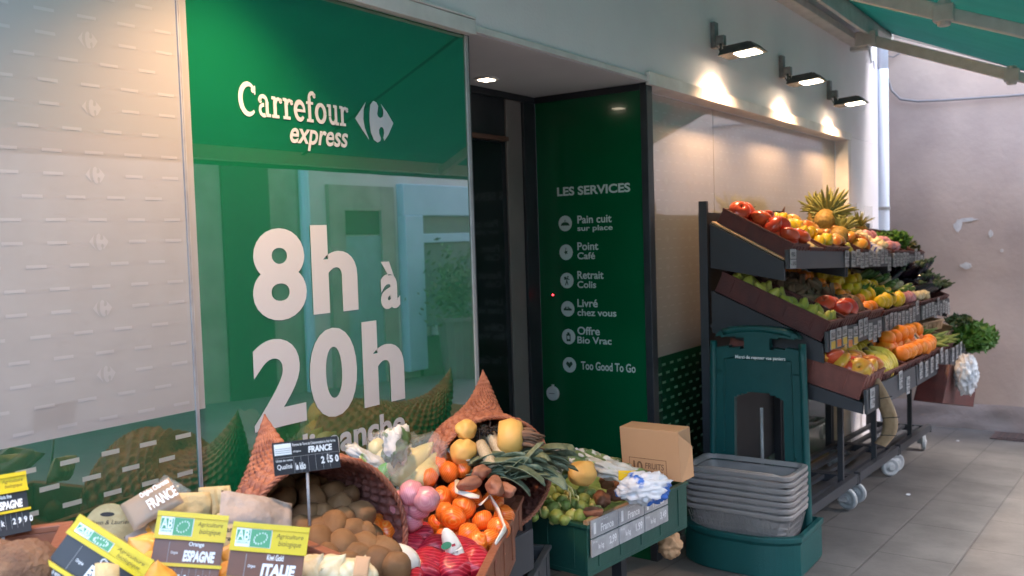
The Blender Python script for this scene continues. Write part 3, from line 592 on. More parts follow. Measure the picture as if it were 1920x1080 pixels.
def banana_bunch(mb,n=5):
    for i in range(n):
        a=(i-(n-1)/2)*.27
        pts=[];rs=[]
        for k in range(11):
            t=k/10; th=-.2+t*1.5; rad=.12
            x=rad*math.sin(th)*math.cos(a*.5); z=rad*math.cos(th)-rad; y=math.sin(a)*.09*min(1,t*2.2)+a*.012
            pts.append((x,y,z)); rs.append([.005,.007,.013,.016,.017,.0175,.0172,.016,.013,.008,.0035][k])
        mb.tube(pts,rs,8,0)
    mb.tube([(-.03,0,.008),(-.018,0,.0)],.013,8,1)
BAN=[fruitmesh('banana_bunch',banana_bunch,[m_ban,m_stalk])]
def blob(mb,c,r,nz=.25,nf=2,seed=0,m=0,seg=32,rings=22): mb.ell(c,r,m,seg,rings,nz,nf,seed=seed)
# ================================================================== display tables under the foreground produce
def plane(p,n): return V(p),V(n).normalized()
HP=plane((1.35,-.34,.995),(0.0,-.27,1)) # potato heap surface
t=thing('display_table','dark display table against the green window panel under the fruit and vegetables','display table',(1.2,-.3,gz(1.2)))
mb=MB(); mb.box((.15,-.42,.80),(1.95,-.01,.83)); mb.box((.15,-.43,.72),(1.98,-.42,.83)); mb.build('tabletop',m_rack,t,bevel=.003)
for x in(.2,1.9):
    for y in(-.38,-.03): mb=MB(); mb.box((x-.02,y-.02,gz(x)),(x+.02,y+.02,.80)); mb.build('leg',m_rack,t)
# wicker horns
def horn(name,label,tip,mc,ax,r,rz,ctrl=.16,lean=(0,0,0)):
    tip=V(tip);mc=V(mc);ax=V(ax).normalized()        # ax: mouth normal (outwards)
    p0=mc;p1=mc-ax*ctrl*1.3;p2=tip-V((0,0,.16))+ax*.03+V(lean);p3=tip
    def bz(t): a=1-t; return p0*a**3+p1*(3*a*a*t)+p2*(3*a*t*t)+p3*t**3
    nu,nv=208,150
    def ringpt(u,v,off=0):
        t=v; c=bz(t); d=(bz(min(t+.01,1))-bz(max(t-.01,0))).normalized(); d0=-ax; d=(d0*(1-min(1,t*2))+d*min(1,t*2)).normalized()
        s=d.cross(V((0,0,1))); s=s.normalized() if s.length>1e-3 else V((1,0,0)); up=s.cross(d)
        k=(1-t)**.95*(1+.22*math.sin(PI*min(1,t*1.3))) if t<1 else 0; k=max(k,.012)
        th=2*PI*u; row=v*30; st=.006*math.sin(26*th+PI*int(row))*abs(math.sin(PI*row))+.003*abs(math.sin(PI*row))
        st*=min(1,k*2.2)
        return c+s*(math.cos(th)*(r*k+st+off))+up*(math.sin(th)*(rz*k+st+off))
    th_=thing(name,label,'basket',(mc.x,mc.y,mc.z-rz),'horn shaped wicker baskets')
    b=MB(); b.grid(lambda u,v:ringpt(u,v),nu,nv)
    b.build('outer_weave',m_wick,th_,smooth=True)
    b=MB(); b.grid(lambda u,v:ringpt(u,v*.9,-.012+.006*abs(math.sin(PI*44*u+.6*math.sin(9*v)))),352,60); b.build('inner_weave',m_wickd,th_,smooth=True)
    b=MB()   # twisted rim
    for q in range(3):
        b.tube([ringpt(i/120,0,-.003+.004*math.cos(i/120*2*PI*26+q*2.1))-ax*(-.002+.004*math.sin(i/120*2*PI*26+q*2.1)) for i in range(121)],.0038,6)
    b.build('rim',m_wick,th_,smooth=True)
    return th_
horn('wicker_horn_basket','reddish wicker horn basket full of potatoes, tip against the green panel',onY(496,776,-.045),(1.325,-.34,.965),(-.28,-.93,.12),.195,.185)
horn('wicker_horn_basket','reddish wicker horn basket holding leeks, its tip before the dark entrance',onY(905,693,-.06),(1.975,-.31,.960),(-.45,-.88,.10),.180,.160)
# ---- potatoes
px=[(530,915,1.15),(574,917,1.05),(622,922,1.2),(655,928,.8),(528,939,1),(587,945,1.05),(637,952,1.1),(572,967,1.15),(674,967,1.15),(644,978,.9),(607,972,1),(596,990,1.1),(626,995,1.2),(657,1002,1.05),(681,1002,1),(594,1032,1.25),(639,1034,1.25),(683,1028,1.1),(612,1058,1.1),(644,1060,1),(718,1035,1.2),(702,1050,1.1),(584,1056,1),(556,900,.9),(600,905,.8),(562,992,1),(665,1045,1),(560,1012,1.1),(742,1062,1),(502,930,.9),(590,1078,1.1),(630,1085,1.1),(670,1083,1.1)]
for i,(a,b,s) in enumerate(px):
    p=onPl(a,b,*HP)
    put(POT[i%4],'potato',p+V((0,0,R.uniform(-.01,.008))),'brown potato heaped in the wicker horn basket','potato','potatoes in the wicker basket',sc=s*1.05)
for i,(a,b,s) in enumerate(px):
    p=onPl(a+R.uniform(-16,16),b+R.uniform(-14,14),HP[0]-V((0,0,.05)),HP[1])
    put(POT[(i+1)%4],'potato',p,'brown potato heaped in the wicker horn basket','potato','potatoes in the wicker basket',sc=1.1)
# ---- price signs
def chevtext(mb,*a,**k): mb.text(*a,**k)
def sign(name,label,TL,TR,BL,style,txt,bio=True,back=None):
    TL,TR,BL=V(TL),V(TR),V(BL); u=(TR-TL); W=u.length; v=(BL-TL); H=abs(v.length)
    m=frame(TL,u,-v)      # local x right, y up (0 at top, negative down), z towards viewer
    inv=m; t=thing(name,label,'price sign',TL+(BL-TL)*.99,'price signs standing in the produce')
    dk=m_brp if style=='brown' else m_blk
    b=MB(); b.M=m; b.box((0,-H,-.003),(W,0,0),0)
    b.build('board',dk,t,bevel=.0006)
    y=MB(); y.M=m; L_=MB(); L_.M=m
    if bio:
        hb=.30*H
        y.box((-.002,-.09*W,.0005),(W+.002,.0,.004),0) if False else None
        y.box((-.002,-hb,.0004),(W+.002,.002,.003),0); y.box((-.002,-.055*W,.0031),(W+.002,.002,.006),0); y.box((-.002,-hb-.01*W,.0031),(W+.002,-hb+.045*W,.006),0)
        y.box((-.002,-hb-.36*W-.035*W,.0004),(W+.002,-hb-.36*W+.012*W,.006),0)
        y.box((.045*W,-hb+.05*W,.0032),(.52*W,-.06*W,.0036),1); 
        y.box((.05*W,-hb+.055*W,.0037),(.23*W,-.066*W,.0041),2); y.box((.24*W,-hb+.055*W,.0037),(.51*W,-.066*W,.0041),3)
        a0=-hb+.055*W; a1=-.066*W
        y.box((.052*W,a0+(a1-a0)*.32,.0042),(.228*W,a1-.002,.0044),3)
        y.text('AB',.06*W,a0+(a1-a0)*.34,.22*W,a1-.01*W,.0047,1,.02)
        y.text('AGRICULTURE',.06*W,a0+(a1-a0)*.16,.22*W,a0+(a1-a0)*.26,.0047,3,.02)
        for k in range(14):
            th=2*PI*k/14; cx=.375*W+.085*W*math.cos(th)*(1.0); cy=(a0+a1)/2+(a1-a0)*.30*math.sin(th)+.1*(a1-a0)*math.cos(th)
            y.box((cx-.006*W,cy-.012*W,.0042),(cx+.006*W,cy+.012*W,.0045),1)
        y.text('Agriculture',.58*W,-hb*.50,.95*W,-hb*.27,.0033,4,.0,.2); y.text('biologique',.62*W,-hb*.80,.93*W,-hb*.54,.0033,4,.0,.2)
        y.build('bio_strip',[m_yel,m_bioW,m_bioW,m_bioG,m_dbrn],t,recalc=False)
        top=-hb-.02*W; rb=-hb-.345*W
        L_.text(txt[0],.50*W,top-.085*W,.72*W,top-.005*W,.0012,0,.02); L_.text(txt[1],.44*W,rb+.03*W,.90*W,top-.13*W,.0012,0,.05,.1)
        L_.text('Origine',.26*W,rb+.12*W,.36*W,rb+.17*W,.0012,0,.01)
        L_.box((.22*W,rb+.005*W,.0005),(.226*W,top-.02*W,.001),1)
        b2=rb-.06*W
        L_.text('Unité de vente',.03*W,b2-.05*W,.22*W,b2+.0*W,.0012,0,.01)
        for k in range(7): L_.box(((.26+.1*k)*W,-H+.01,.0005),((.264+.1*k)*W,b2,.001),1)
        for k,c in enumerate(txt[2]):
            if c!=' ': L_.text(c,(.285+.1*k)*W,b2-.22*W,(.285+.1*k+.055)*W,b2-.10*W,.0012,0,.03)
    else:
        L_.box((.02*W,-.40*H,.0005),(.27*W,-.06*H,.001),0)
        for k in range(3): L_.box((.03*W,(-.22-.06*k)*H,.0011),(.26*W,(-.205-.06*k)*H,.0014),1)
        L_.text('Pomme de Terre de Consommation à chair ferme',.29*W,-.17*H,.95*W,-.08*H,.0012,0,.01); L_.text('FRANCE',.52*W,-.42*H,.89*W,-.22*H,.0012,0,.05,.1); L_.text('Origine',.29*W,-.37*H,.41*W,-.30*H,.0012,0,.01)
        L_.box((.02*W,-.49*H,.0005),(.98*W,-.48*H,.001),1)
        L_.text('Unité de vente',.03*W,-.60*H,.27*W,-.53*H,.0012,0,.01); L_.text('Qualité',.04*W,-.85*H,.26*W,-.68*H,.0012,0,.01); 
        for k in range(6): L_.box(((.29+.11*k)*W,-.97*H,.0005),((.293+.11*k)*W,-.5*H,.001),1)
        L_.text('le kilo',.31*W,-.90*H,.46*W,-.68*H,.0012,0,.03)
        for k,(c,x) in enumerate((('2',.72),('€',.81),('5',.85),('0',.94))): L_.text(c,x*W-.02*W,-.80*H,x*W+(.035 if c!='€' else .01)*W,(-.58 if c!='€' else -.52)*H,.0012,0,.04)
    L_.build('lettering',[m_chalk,m_alu],t,recalc=False)
    s=MB(); mid=TL+u*.5+V(v)*.95; s.tube([m@V((W*.5,-H*.9,-.006)),m@V((W*.5,-H-.10,-.02))],.003,6); s.build('stake',m_alu,t,smooth=True)
    return t
sign('price_sign','black price sign reading FRANCE and 2,50 over the potato basket',D(510,831,1.70),D(633,817,1.78),D(517,893,1.69),'black',None,bio=False)
sign('price_sign','yellow-topped organic price sign reading Orange ESPAGNE',D(299,960,1.50),D(427,970,1.53),D(306,1122,1.46),'brown',('Orange','ESPAGNE',' 1e 2.50'))
sign('price_sign','yellow-topped organic price sign reading Kiwi Gold ITALIE',D(440,980,1.47),D(578,992,1.50),D(437,1150,1.43),'brown',('Kiwi Gold','ITALIE',' 1p 0.90'))
sign('price_sign','tilted yellow-topped organic price sign beside the tan packet',D(152,967,1.40),D(287,1052,1.40),D(68,1072,1.37),'black',('Citron','ESPAGNE',' 1k 3.90'))
sign('price_sign','yellow-topped organic price sign reading ESPAGNE behind the brown crate',D(-62,904,1.56),D(45,886,1.62),D(-28,1012,1.55),'black',('Noix fine','ESPAGNE',' 1k 2,90'))
# ---- crates (open boxes)
def crate(name,label,cat,O,U,Vv,w,d,h,mat,th=.010,group=None,slope=None,lip=.006,holes=False,N=None):
    """O: bottom corner; U along the width w, Vv along the depth d."""
    m=frame(O,U,Vv); t=thing(name,label,cat,O,group)
    b=MB(); b.M=m; b.box((0,0,0),(w,d,th)); b.build('base',mat,t)
    for k,(x0,y0,x1,y1) in enumerate(((0,0,w,th),(0,d-th,w,d),(0,th,th,d-th),(w-th,th,w,d-th))):
        b=MB(); b.M=m; b.box((x0,y0,th),(x1,y1,h-.012))
        nb=5
        if k<2:
            for i in range(nb): 
                x=w*(i+.5)/nb; b.box((x-.004,y0-.003 if k==0 else y1,.02),(x+.004,y0 if k==0 else y1+.003,h-.014))
        else:
            for i in range(4):
                y=d*(i+.5)/4; b.box((x0-.003 if k==2 else x1,y-.004,.02),(x0 if k==2 else x1+.003,y+.004,h-.014))
        b.build('side',mat,t,bevel=.0015)
    b=MB(); b.M=m
    for x0,y0,x1,y1 in ((-lip,-lip,w+lip,th+.002),(-lip,d-th-.002,w+lip,d+lip),(-lip,th+.002,th+.002,d-th-.002),(w-th-.002,th+.002,w+lip,d-th-.002)): b.box((x0,y0,h-.012),(x1,y1,h))
    b.build('rim',mat,t,bevel=.002)
    return t
# brown crate at the far left with coconuts
CL=[onZ(130,978,1.115),onZ(-80,1003,1.115)]
u=(CL[0]-CL[1]); u.z=0; un=u.normalized(); vn=V((un.y,-un.x,0)); 
t=crate('wooden_crate','brown wooden crate with coconuts below the green patterned film','crate',CL[1]+vn*.0+V((0,0,-.16)),un,vn*-1,u.length,.0+.3,.16,m_crwd,.012) if False else crate('wooden_crate','brown wooden crate with coconuts below the green patterned film','crate',CL[0]+V((0,0,-.16)),-un,vn,u.length+.1,.26,.16,m_crwd,.012)
for a,b,s in((42,1072,1.15),(-20,1068,1.1),(10,1095,1.1)):
    if s==1.15: NUT=[fruitmesh('coconut',lambda mb:mb.ell((0,0,0),(.042,.042,.048),0,28,20,.08,6),[m_nut])]
    put(NUT[0],'coconut',D(a,b,1.38),'hairy brown coconut in the wooden crate','coconut','coconuts in the wooden crate',sc=s)
# crate under the signs with golden onions/oranges
O=onZ(205,1100,.90); t=crate('wooden_crate','brown wooden crate with golden onions behind the organic price signs','crate',V((.62,-.42,.93)),V((.97,-.2,0)),V((.2,.97,0)),.56,.36,.10,m_crwd,.012)
for a,b,d_,s in((268,1036,1.52,1.3),(290,1062,1.5,1.2),(240,1060,1.5,1.2),(285,1010,1.58,1.15),(258,1085,1.48,1.2),(222,1085,1.46,1.2),(292,1090,1.46,1.2),(430,1040,1.6,1.2),(432,1075,1.58,1.2),(590,1015,1.9,1)):
    if a==590: continue
    put(ONI[0],'onion',D(a,b,d_),'golden onion in the wooden crate behind the price signs','onion','golden onions behind the price signs',rot=(R.uniform(-.6,.6),R.uniform(-.6,.6),R.uniform(0,6)),sc=s)
# round card with printed title, packets
def slab(name,label,cat,corners,th,mat,txts=(),nz=.006,seed=0,mats=None,group=None,pillow=.0):
    """soft packet: four corners (tl,tr,bl) with thickness and crumple"""
    TL,TR,BL=map(V,corners); W=(TR-TL).length; H=(BL-TL).length; m=frame(BL,TR-TL,TL-BL)
    t=thing(name,label,cat,BL,group); b=MB(); b.M=m
    def top(sgn):
        def f(u_,v_):
            e=(4*u_*(1-u_))**.35*(4*v_*(1-v_))**.35
            return (u_*W,v_*H,sgn*(th/2*e)+1.5*nz*e*(noise.noise(V((u_*W*22,v_*H*22,seed+sgn)))+.6*abs(noise.noise(V((u_*W*60+seed,v_*H*25,seed)))))+pillow*e)
        return f
    b.grid(top(1),22,16); b.grid(top(-1),22,16)
    b.build('packet',mat,t,smooth=True)
    if txts:
        l=MB(); l.M=m
        for tx,u0,v0,u1,v1,k,z in txts:
            if tx=='': l.box((u0*W,v0*H,z-.001),(u1*W,v1*H,z),k)
            else: l.text(tx,u0*W,v0*H,u1*W,v1*H,z,k,.02)
        l.build('lettering',mats or [m_chalk,m_ink],t,recalc=False)
    return t
t=thing('round_card','cream round card reading Thym & Laurier beside the tan packet','card',D(205,1000,1.58)); m=frame(D(206,990,1.57),RT+FW*.15,-DN)
b=MB(); b.M=m; b.add([(.042*math.cos(i*PI/24),.042*math.sin(i*PI/24),0) for i in range(48)]+[(.042*math.cos(i*PI/24),.042*math.sin(i*PI/24),-.002) for i in range(48)],[tuple(range(48)),tuple(range(95,47,-1))]+[(i,i+48,(i+1)%48+48,(i+1)%48) for i in range(48)]); b.box((-.045,-.06,-.006),(.042,-.005,-.0021)); b.box((-.0,-.075,-.010),(.04,-.02,-.0061)); b.build('board',m_papw,t)
b=MB(); b.M=m; b.text('Thym & Laurier',-.034,.004,.034,.014,.0006,0,.0,.3); b.add([(-.012+.012*math.cos(i*PI/8)+.008,.024+.004*math.sin(i*PI/8),.0006) for i in range(16)],[tuple(range(16))]); b.build('lettering',m_ink,t,recalc=False)
slab('tan_packet','tan packet reading FRANCE with a clear twisted top','packet',(D(262,915,1.72),D(330,945,1.78),D(212,1000,1.60)) if False else (D(300,884,1.72),D(350,915,1.72),D(222,985,1.62)),.035,m_film,nz=.012,seed=3)
slab('tan_packet','tan cardboard band reading FRANCE on the packet by the window','packet',(D(228,945,1.56),D(320,893,1.60),D(252,996,1.53)),.022,m_tan,(('FRANCE',.42,.16,.98,.52,0,.0165),('Origine Charente',.38,.62,.95,.84,0,.0165)),nz=.0012,seed=5)
slab('paper_bag','tan checked wrapper lying under the packet reading FRANCE','packet',(D(250,1000,1.56),D(322,958,1.62),D(268,1062,1.54)),.03,m_papg,nz=.006,seed=15)
slab('paper_bag','cream paper packet, upright behind the Orange price sign','packet',(D(316,925,1.64),D(395,922,1.70),D(318,985,1.62)),.03,m_papw,nz=.008,seed=6)
slab('paper_bag','cream paper packet with a ruffled end, topmost of the heap','packet',(D(372,914,1.76),D(432,910,1.80),D(375,975,1.74)),.03,m_papw,nz=.010,seed=7)
slab('paper_bag','greyish paper packet, largest one beside the potatoes','packet',(D(420,920,1.66),D(552,945,1.72),D(410,985,1.60)),.035,m_papg,nz=.007,seed=8)
slab('paper_bag','cream printed paper packet between the Orange and Kiwi price signs','packet',(D(392,962,1.62),D(450,965,1.64),D(395,1075,1.56)),.03,m_papw,(('Garni',.15,.62,.7,.72,1,.017),('frais',.2,.48,.7,.56,1,.017)),nz=.003,seed=9)
slab('paper_bag','cream paper packet left of the Orange price sign','packet',(D(300,935,1.60),D(330,930,1.64),D(285,1015,1.56)),.02,m_papw,nz=.006,seed=10)
slab('paper_bag','pinkish paper packet lying across the tilted price sign','packet',(D(190,1058,1.33),D(236,1062,1.35),D(175,1100,1.30)),.02,m_papw,nz=.005,seed=12)
# garlic and small tag at the bottom
for a,b,s in((590,1068,1.1),(625,1070,1.15),(655,1072,1.0),(680,1078,1),(610,1085,1.2),(640,1090,1.1),(668,1094,1.1)):
    put(GAR[0],'garlic_bulb',D(a,b,1.56),'cream garlic bulb in front of the potatoes','garlic','garlic bulbs in front of the potatoes',rot=(R.uniform(-.8,.8),R.uniform(-.8,.8),R.uniform(0,6)),sc=s)
slab('paper_tag','small brown cardboard tag standing among the garlic bulbs','tag',(D(661,1042,1.55),D(689,1044,1.55),D(661,1082,1.53)),.008,m_card,nz=.001,seed=2)
# ---- net crate
ZC_=.90
cA=onZ(978,930,ZC_); cB=onZ(905,1078,ZC_); u=(cB-cA); u.z=0; un=u.normalized(); vn=V((un.y,-un.x,0)); vn=vn if vn.y>0 else -vn
m_cw2=m_crwd
O=cA+V((0,0,-.13)); 
t=crate('wooden_crate','light brown wooden crate holding nets of clementines and red onions','crate',cB+V((0,0,-.13))+un*.05,-un,vn,u.length+.05,.36,.13,m_cw2,.012)
NP=(V((1.7,-.35,.915)),V((-.05,-.25,1)).normalized())
def netbag(name,label,pts,mesh,s,group,lbl=None,strap=None,cat='net bag',dz=0,dep=None):
    P=[(D(a,b,dep+R.uniform(-.03,.03)) if dep else onPl(a,b,*NP)+V((0,0,dz))) for a,b in pts]; c=sum(P,V((0,0,0)))/len(P)
    t=thing(name,label,cat,(c.x,c.y,c.z-.04),group)
    for i,p in enumerate(P): put(mesh[i%len(mesh)],'fruit',p+V((0,0,R.uniform(-.004,.008))),None,None,sc=s*R.uniform(.92,1.08),parent=t)
    if strap:
        b=MB(); q=[onPl(a,b_,*NP)+V((0,0,dz+.038)) for a,b_ in strap]; b.tube(q,[.002+.010*math.sin(PI*(i+.6)/(len(q)+.2)) for i in range(len(q))],8,0,flat=.35); b.build('clip',m_strap,t,smooth=True)
    return t
CLM=[fruitmesh('clementine',lambda mb,s=s: mb.ell((0,0,0),(.034,.034,.030),0,22,14,.12,2,seed=s),[m_clem]) for s in range(3)]
G='nets of orange clementines'
netbag('clementine_net','orange clementine net at the back, beside the sweet potatoes',[(800,905),(832,893),(805,930),(843,920),(855,895),(868,915),(825,912)],CLM,.8,G,strap=[(838,898),(850,908),(868,912),(880,925)],dz=.05)
netbag('clementine_net','orange clementine net in the middle behind the red net',[(828,950),(860,940),(835,975),(870,965),(885,948),(850,985)],CLM,.86,G,strap=[(858,942),(862,965),(885,972),(900,975)],dz=.02)
netbag('clementine_net','orange clementine net against the crate rim by the sprouts',[(925,945),(945,970),(905,975),(880,1000),(935,995),(918,1020),(895,1025)],CLM,.86,G,strap=[(900,975),(920,958),(935,985),(948,1020),(930,1050)],dz=.0)
netbag('clementine_net','orange clementine net touching the right rim of the potato basket',[(712,1000),(738,985),(722,1022),(752,1008),(765,990),(700,1015)],CLM,.9,G,strap=[(735,1000),(750,992),(768,972),(780,985)],dz=.03)
for k_,(cx_,cy_) in enumerate(((842,958),(905,985),(880,1030),(822,1000))):
    netbag('clementine_net','orange clementine net lying lower in the light brown crate',[(cx_+rr_x,cy_+rr_y) for rr_x,rr_y in ((-22,-8),(0,6),(22,-4),(-8,20),(16,22))],CLM,.9,'lower nets of clementines',dz=-.045)
def redlump(label,pts,lab):
    P=[onPl(a,b,*NP) for a,b,_ in pts]; c=sum(P,V((0,0,0)))/len(P); t=thing('red_onion_net',label,'net bag',(c.x,c.y,c.z-.05),'nets of red onions')
    for i,(p,q) in enumerate(zip(P,pts)): b=MB(); blob(b,p,(q[2],q[2]*.95,q[2]*.9),.18,1.6,seed=i+int(q[0])); b.build('onion',m_red,t,smooth=True)
    if lab:
        a,b_,w_,h_,ang=lab; o=onPl(a,b_,*NP); o=o+(CAM-o).normalized()*.092; m=frame(o,RT*math.cos(ang)+DN*math.sin(ang),-DN*math.cos(ang)+RT*math.sin(ang))
        b=MB(); b.M=m
        def ov(u_,v_): th=u_*2*PI; r=v_; return (w_*r*math.cos(th),h_*r*math.sin(th),-.035*r*r*(w_/.05))
        b.grid(ov,40,8,0)
        b.build('label',[m_strap,m_bioG,m_red],t,smooth=True,solid=.0008)
        l=MB(); l.M=m; l.add([(-w_*.45+.012*math.cos(i*PI/12),h_*.35+.008*math.sin(i*PI/12),.0015) for i in range(24)],[tuple(range(24))],1); l.box((w_*.1,h_*.2,.0005),(w_*.5,h_*.3,.001),2); l.text('Oignons rouges',-w_*.4,-h_*.15,w_*.5,h_*.0,.001,3,0); l.text('Origine France',-w_*.2,-h_*.5,w_*.5,-h_*.38,.001,3,0); l.build('lettering',[m_strap,m_bioG,m_red,m_ink],t,recalc=False)
redlump('red onion net with a big oval label at the front of the crate',[(742,1062,.042),(790,1072,.045),(760,1090,.045)],(748,1060,.044,.036,.45))
redlump('bright red onion net, highest of the red nets',[(782,1012,.046),(768,1030,.040),(815,1040,.046),(800,1062,.046)],None)
redlump('purplish red onion net with a narrow pink label by the crate rim',[(862,1040,.046),(890,1062,.048),(850,1070,.046)],(850,1034,.020,.052,-.40))
netbag('pink_onion_net','pink onion net between the potato basket and the clementines',[(752,942),(786,956),(772,925),(800,938),(770,972)],ONP,.86,None,dep=2.07)
# ---- bagged endives and packets behind
SP=(V((1.8,-.15,1.03)),V((0,-.35,1)).normalized())
def spear(p,q,r,mb): 
    p,q=V(p),V(q); mb.tube([p.lerp(q,k/8) for k in range(9)],[r*x for x in(.35,.75,1,1.08,1.05,.95,.75,.45,.12)],10,0)
t=thing('endive_bag','clear bag of pale endives behind the clementines','bag',onPl(770,880,*SP)-V((0,0,.08)))
b=MB()
for a0,b0,a1,b1 in((738,905,812,830),(752,912,800,860),(765,918,818,850),(730,880,790,845),(778,905,822,872),(742,893,802,842)): spear(D(a0,b0,2.32),D(a1,b1,2.42),.030,b)
b.build('endives',m_cream,t,smooth=True)
b=MB(); b.M=frame(D(768,872,2.33),RT-DN*.85,-DN-RT*.85); blob(b,(0,0,0),(.10,.062,.055),.35,2.5,seed=3); b.build('film',m_film,t,smooth=True)
t=thing('endive_bag','clear bag of whitish stalks leaning on the green panel under the word dimanche','bag',D(720,890,2.25)); b=MB()
for a0,b0,a1,b1 in((705,870,728,822),(718,878,745,828),(735,868,755,838),(700,850,715,825)): spear(D(a0,b0,2.38),D(a1,b1,2.44),.022,b)
b.build('stalks',m_cream,t,smooth=True); b=MB(); blob(b,D(724,850,2.2),(.05,.05,.06),.35,3,seed=9); b.build('film',m_film,t,smooth=True)
b=MB(); b.M=frame(D(717,893,2.34),RT+DN*.6,-DN+RT*.6); blob(b,(0,0,0),(.020,.042,.018),.3,3,seed=5); tag(b.build('green_bag',m_plg,smooth=True),'bright green plastic packet beside the potato basket','packet')
b=MB(); b.M=frame(D(690,864,2.36),RT+DN*.7,-DN+RT*.7); blob(b,(0,0,0),(.065,.022,.022),.5,3,seed=6); tag(b.build('salad_packet',m_mix2,smooth=True),'printed packet tucked behind the wicker rim of the potato basket','packet')
b=MB(); blob(b,D(745,835,2.3),(.045,.03,.045),.5,3,seed=8); tag(b.build('salad_packet',m_mix,smooth=True),'mixed leaf packet under the word dimanche','packet')
slab('paper_bag','yellow paper packet between the potato basket and the pink onions','packet',(D(722,915,2.32),D(762,918,2.35),D(726,965,2.28)),.03,m_papw,nz=.01,seed=31)
# ---- leeks and roots in the second horn
t=None
for i,(a0,b0,a1,b1,dd) in enumerate(((918,812,948,872,2.5),(905,800,932,868,2.55),(893,792,915,858,2.6),(930,800,965,860,2.6),(948,835,985,870,2.5),(900,830,925,880,2.45),(885,805,900,860,2.62))):
    b=MB(); p,q=D(a0,b0,dd-.02),D(a1,b1,dd-.08); b.tube([p.lerp(q,k/6) for k in range(7)],[.014,.016,.017,.017,.018,.020,.021],12)
    L0=tag(b.build('leek',m_lkw,smooth=True),'pale leek shaft inside the second wicker horn basket','leek','leeks in the wicker basket')
# leek leaves: bent straps
def strap(mb,p,d,l,w_,droop,tw,m=0):
    pts=[];p=V(p);d=V(d).normalized(); s=d.cross(V((0,0,1))).normalized(); vs=[];n=9
    for k in range(n):
        f=k/(n-1); ww=w_*(1-.35*f)*(1 if k<n-1 else .25); side=(s*math.cos(tw*f)+V((0,0,1))*math.sin(tw*f)); up=side.cross(d)
        vs+=[p-side*ww/2+up*ww*.22,p-up*ww*.06,p+side*ww/2+up*ww*.22]; p=p+d*(l/(n-1)); d=(d+V((0,0,-droop/(n-1)))).normalized()
    mb.add(vs,[(3*k+j,3*k+j+1,3*k+j+4,3*k+j+3) for k in range(n-1) for j in(0,1)],m)
rr=random.Random(12)
for g_,(a,b_,dd) in enumerate(((948,870,2.45),(925,872,2.42),(970,872,2.45),(905,880,2.38),(990,866,2.5),(955,885,2.35),(985,885,2.4),(880,880,2.4),(1000,868,2.55))):
    b=MB()
    for k in range(9):
        dr=(RT*rr.uniform(.2,1.0)+V((rr.uniform(-.2,.5),rr.uniform(-.6,.1),rr.uniform(.0,.5)))*1.0); strap(b,D(a,b_,dd)+V((rr.uniform(-.02,.02),rr.uniform(-.02,.02),rr.uniform(-.02,.02))),dr,rr.uniform(.06,.12),rr.uniform(.032,.05),rr.uniform(.3,1.4),rr.uniform(-1,1))
    tag(b.build('leek_leaves',m_lkg,smooth=True,solid=.0015,recalc=False),'dark green tuft of leek leaves spilling from the second horn basket','leek leaves','leek leaf tufts before the second basket')
for i,(a,b_,dd,r,lab) in enumerate(((870,846,2.42,.035,'yellow swede low in the mouth of the leek basket'),(874,806,2.44,.027,'yellow swede behind, high in the mouth of the leek basket'))):
    b=MB(); blob(b,D(a,b_,dd),(r*1.15,r,r),.18,1.6,seed=i+40); tag(b.build('swede',m_swd,smooth=True),lab,'swede')
t=thing('swede','big yellow swede with hairy root end by the rim of the leek basket','swede',D(957,850,2.45)); m=frame(D(957,822,2.46),RT+DN*.05,-DN)
b=MB(); b.M=m; b.tube([(-.035,0,0),(-.028,0,0),(0,.004,0),(.022,0,0),(.034,0,0)],[.030,.045,.052,.048,.03],24); b.build('body',m_swd,t,smooth=True)
b=MB(); b.M=m; 
for k in range(26):
    a_=rr.uniform(0,6.28); r_=rr.uniform(.0,.034); b.tube([(.02,r_*math.cos(a_),r_*math.sin(a_)),(.05,r_*1.25*math.cos(a_),r_*1.2*math.sin(a_)),(.075+rr.uniform(-.01,.02),r_*1.5*math.cos(a_)-.01,r_*1.3*math.sin(a_))],[.009,.006,.0015],6)
b.build('root',M('root_brown',(.24,.14,.085),.8,(.15,.08,.05),30,.3,60),t,smooth=True)
rr=random.Random(8); b=MB()
for k in range(60): p=D(900+rr.uniform(-28,25),806+rr.uniform(-6,10),2.46); b.tube([p,p+V((rr.uniform(-.02,.02),rr.uniform(-.02,.02),rr.uniform(-.015,.012)))],.0022,5)
tag(b.build('leek_roots',M('dark_rootlets',(.03,.022,.018),.9),smooth=True),'dark tangle of rootlets at the back of the leek basket','roots')
for i,(a,b_,dd,s) in enumerate(((882,905,2.28,.62),(903,886,2.32,.68),(928,911,2.28,.80),(945,918,2.30,.7))):
    put(SWP[i%3],'sweet_potato',D(a,b_,dd),'brown sweet potato lying between the clementines and the leek leaves','sweet potato','sweet potatoes before the leek basket',rot=(R.uniform(-.2,.2),R.uniform(-.2,.2),-.3+i*.5),sc=s)
# table between: support under the leek basket
t=thing('display_table','low dark table under the leek basket and green crate','display table',(2.3,-.3,gz(2.3))); mb=MB(); mb.box((1.97,-.22,.75),(2.33,-.01,.78)); mb.build('tabletop',m_rack,t)
for x in(2.0,2.3):
    for y in(-.18,-.03): mb=MB(); mb.box((x-.02,y-.02,gz(x)),(x+.02,y+.02,.75)); mb.build('leg',m_rack,t)
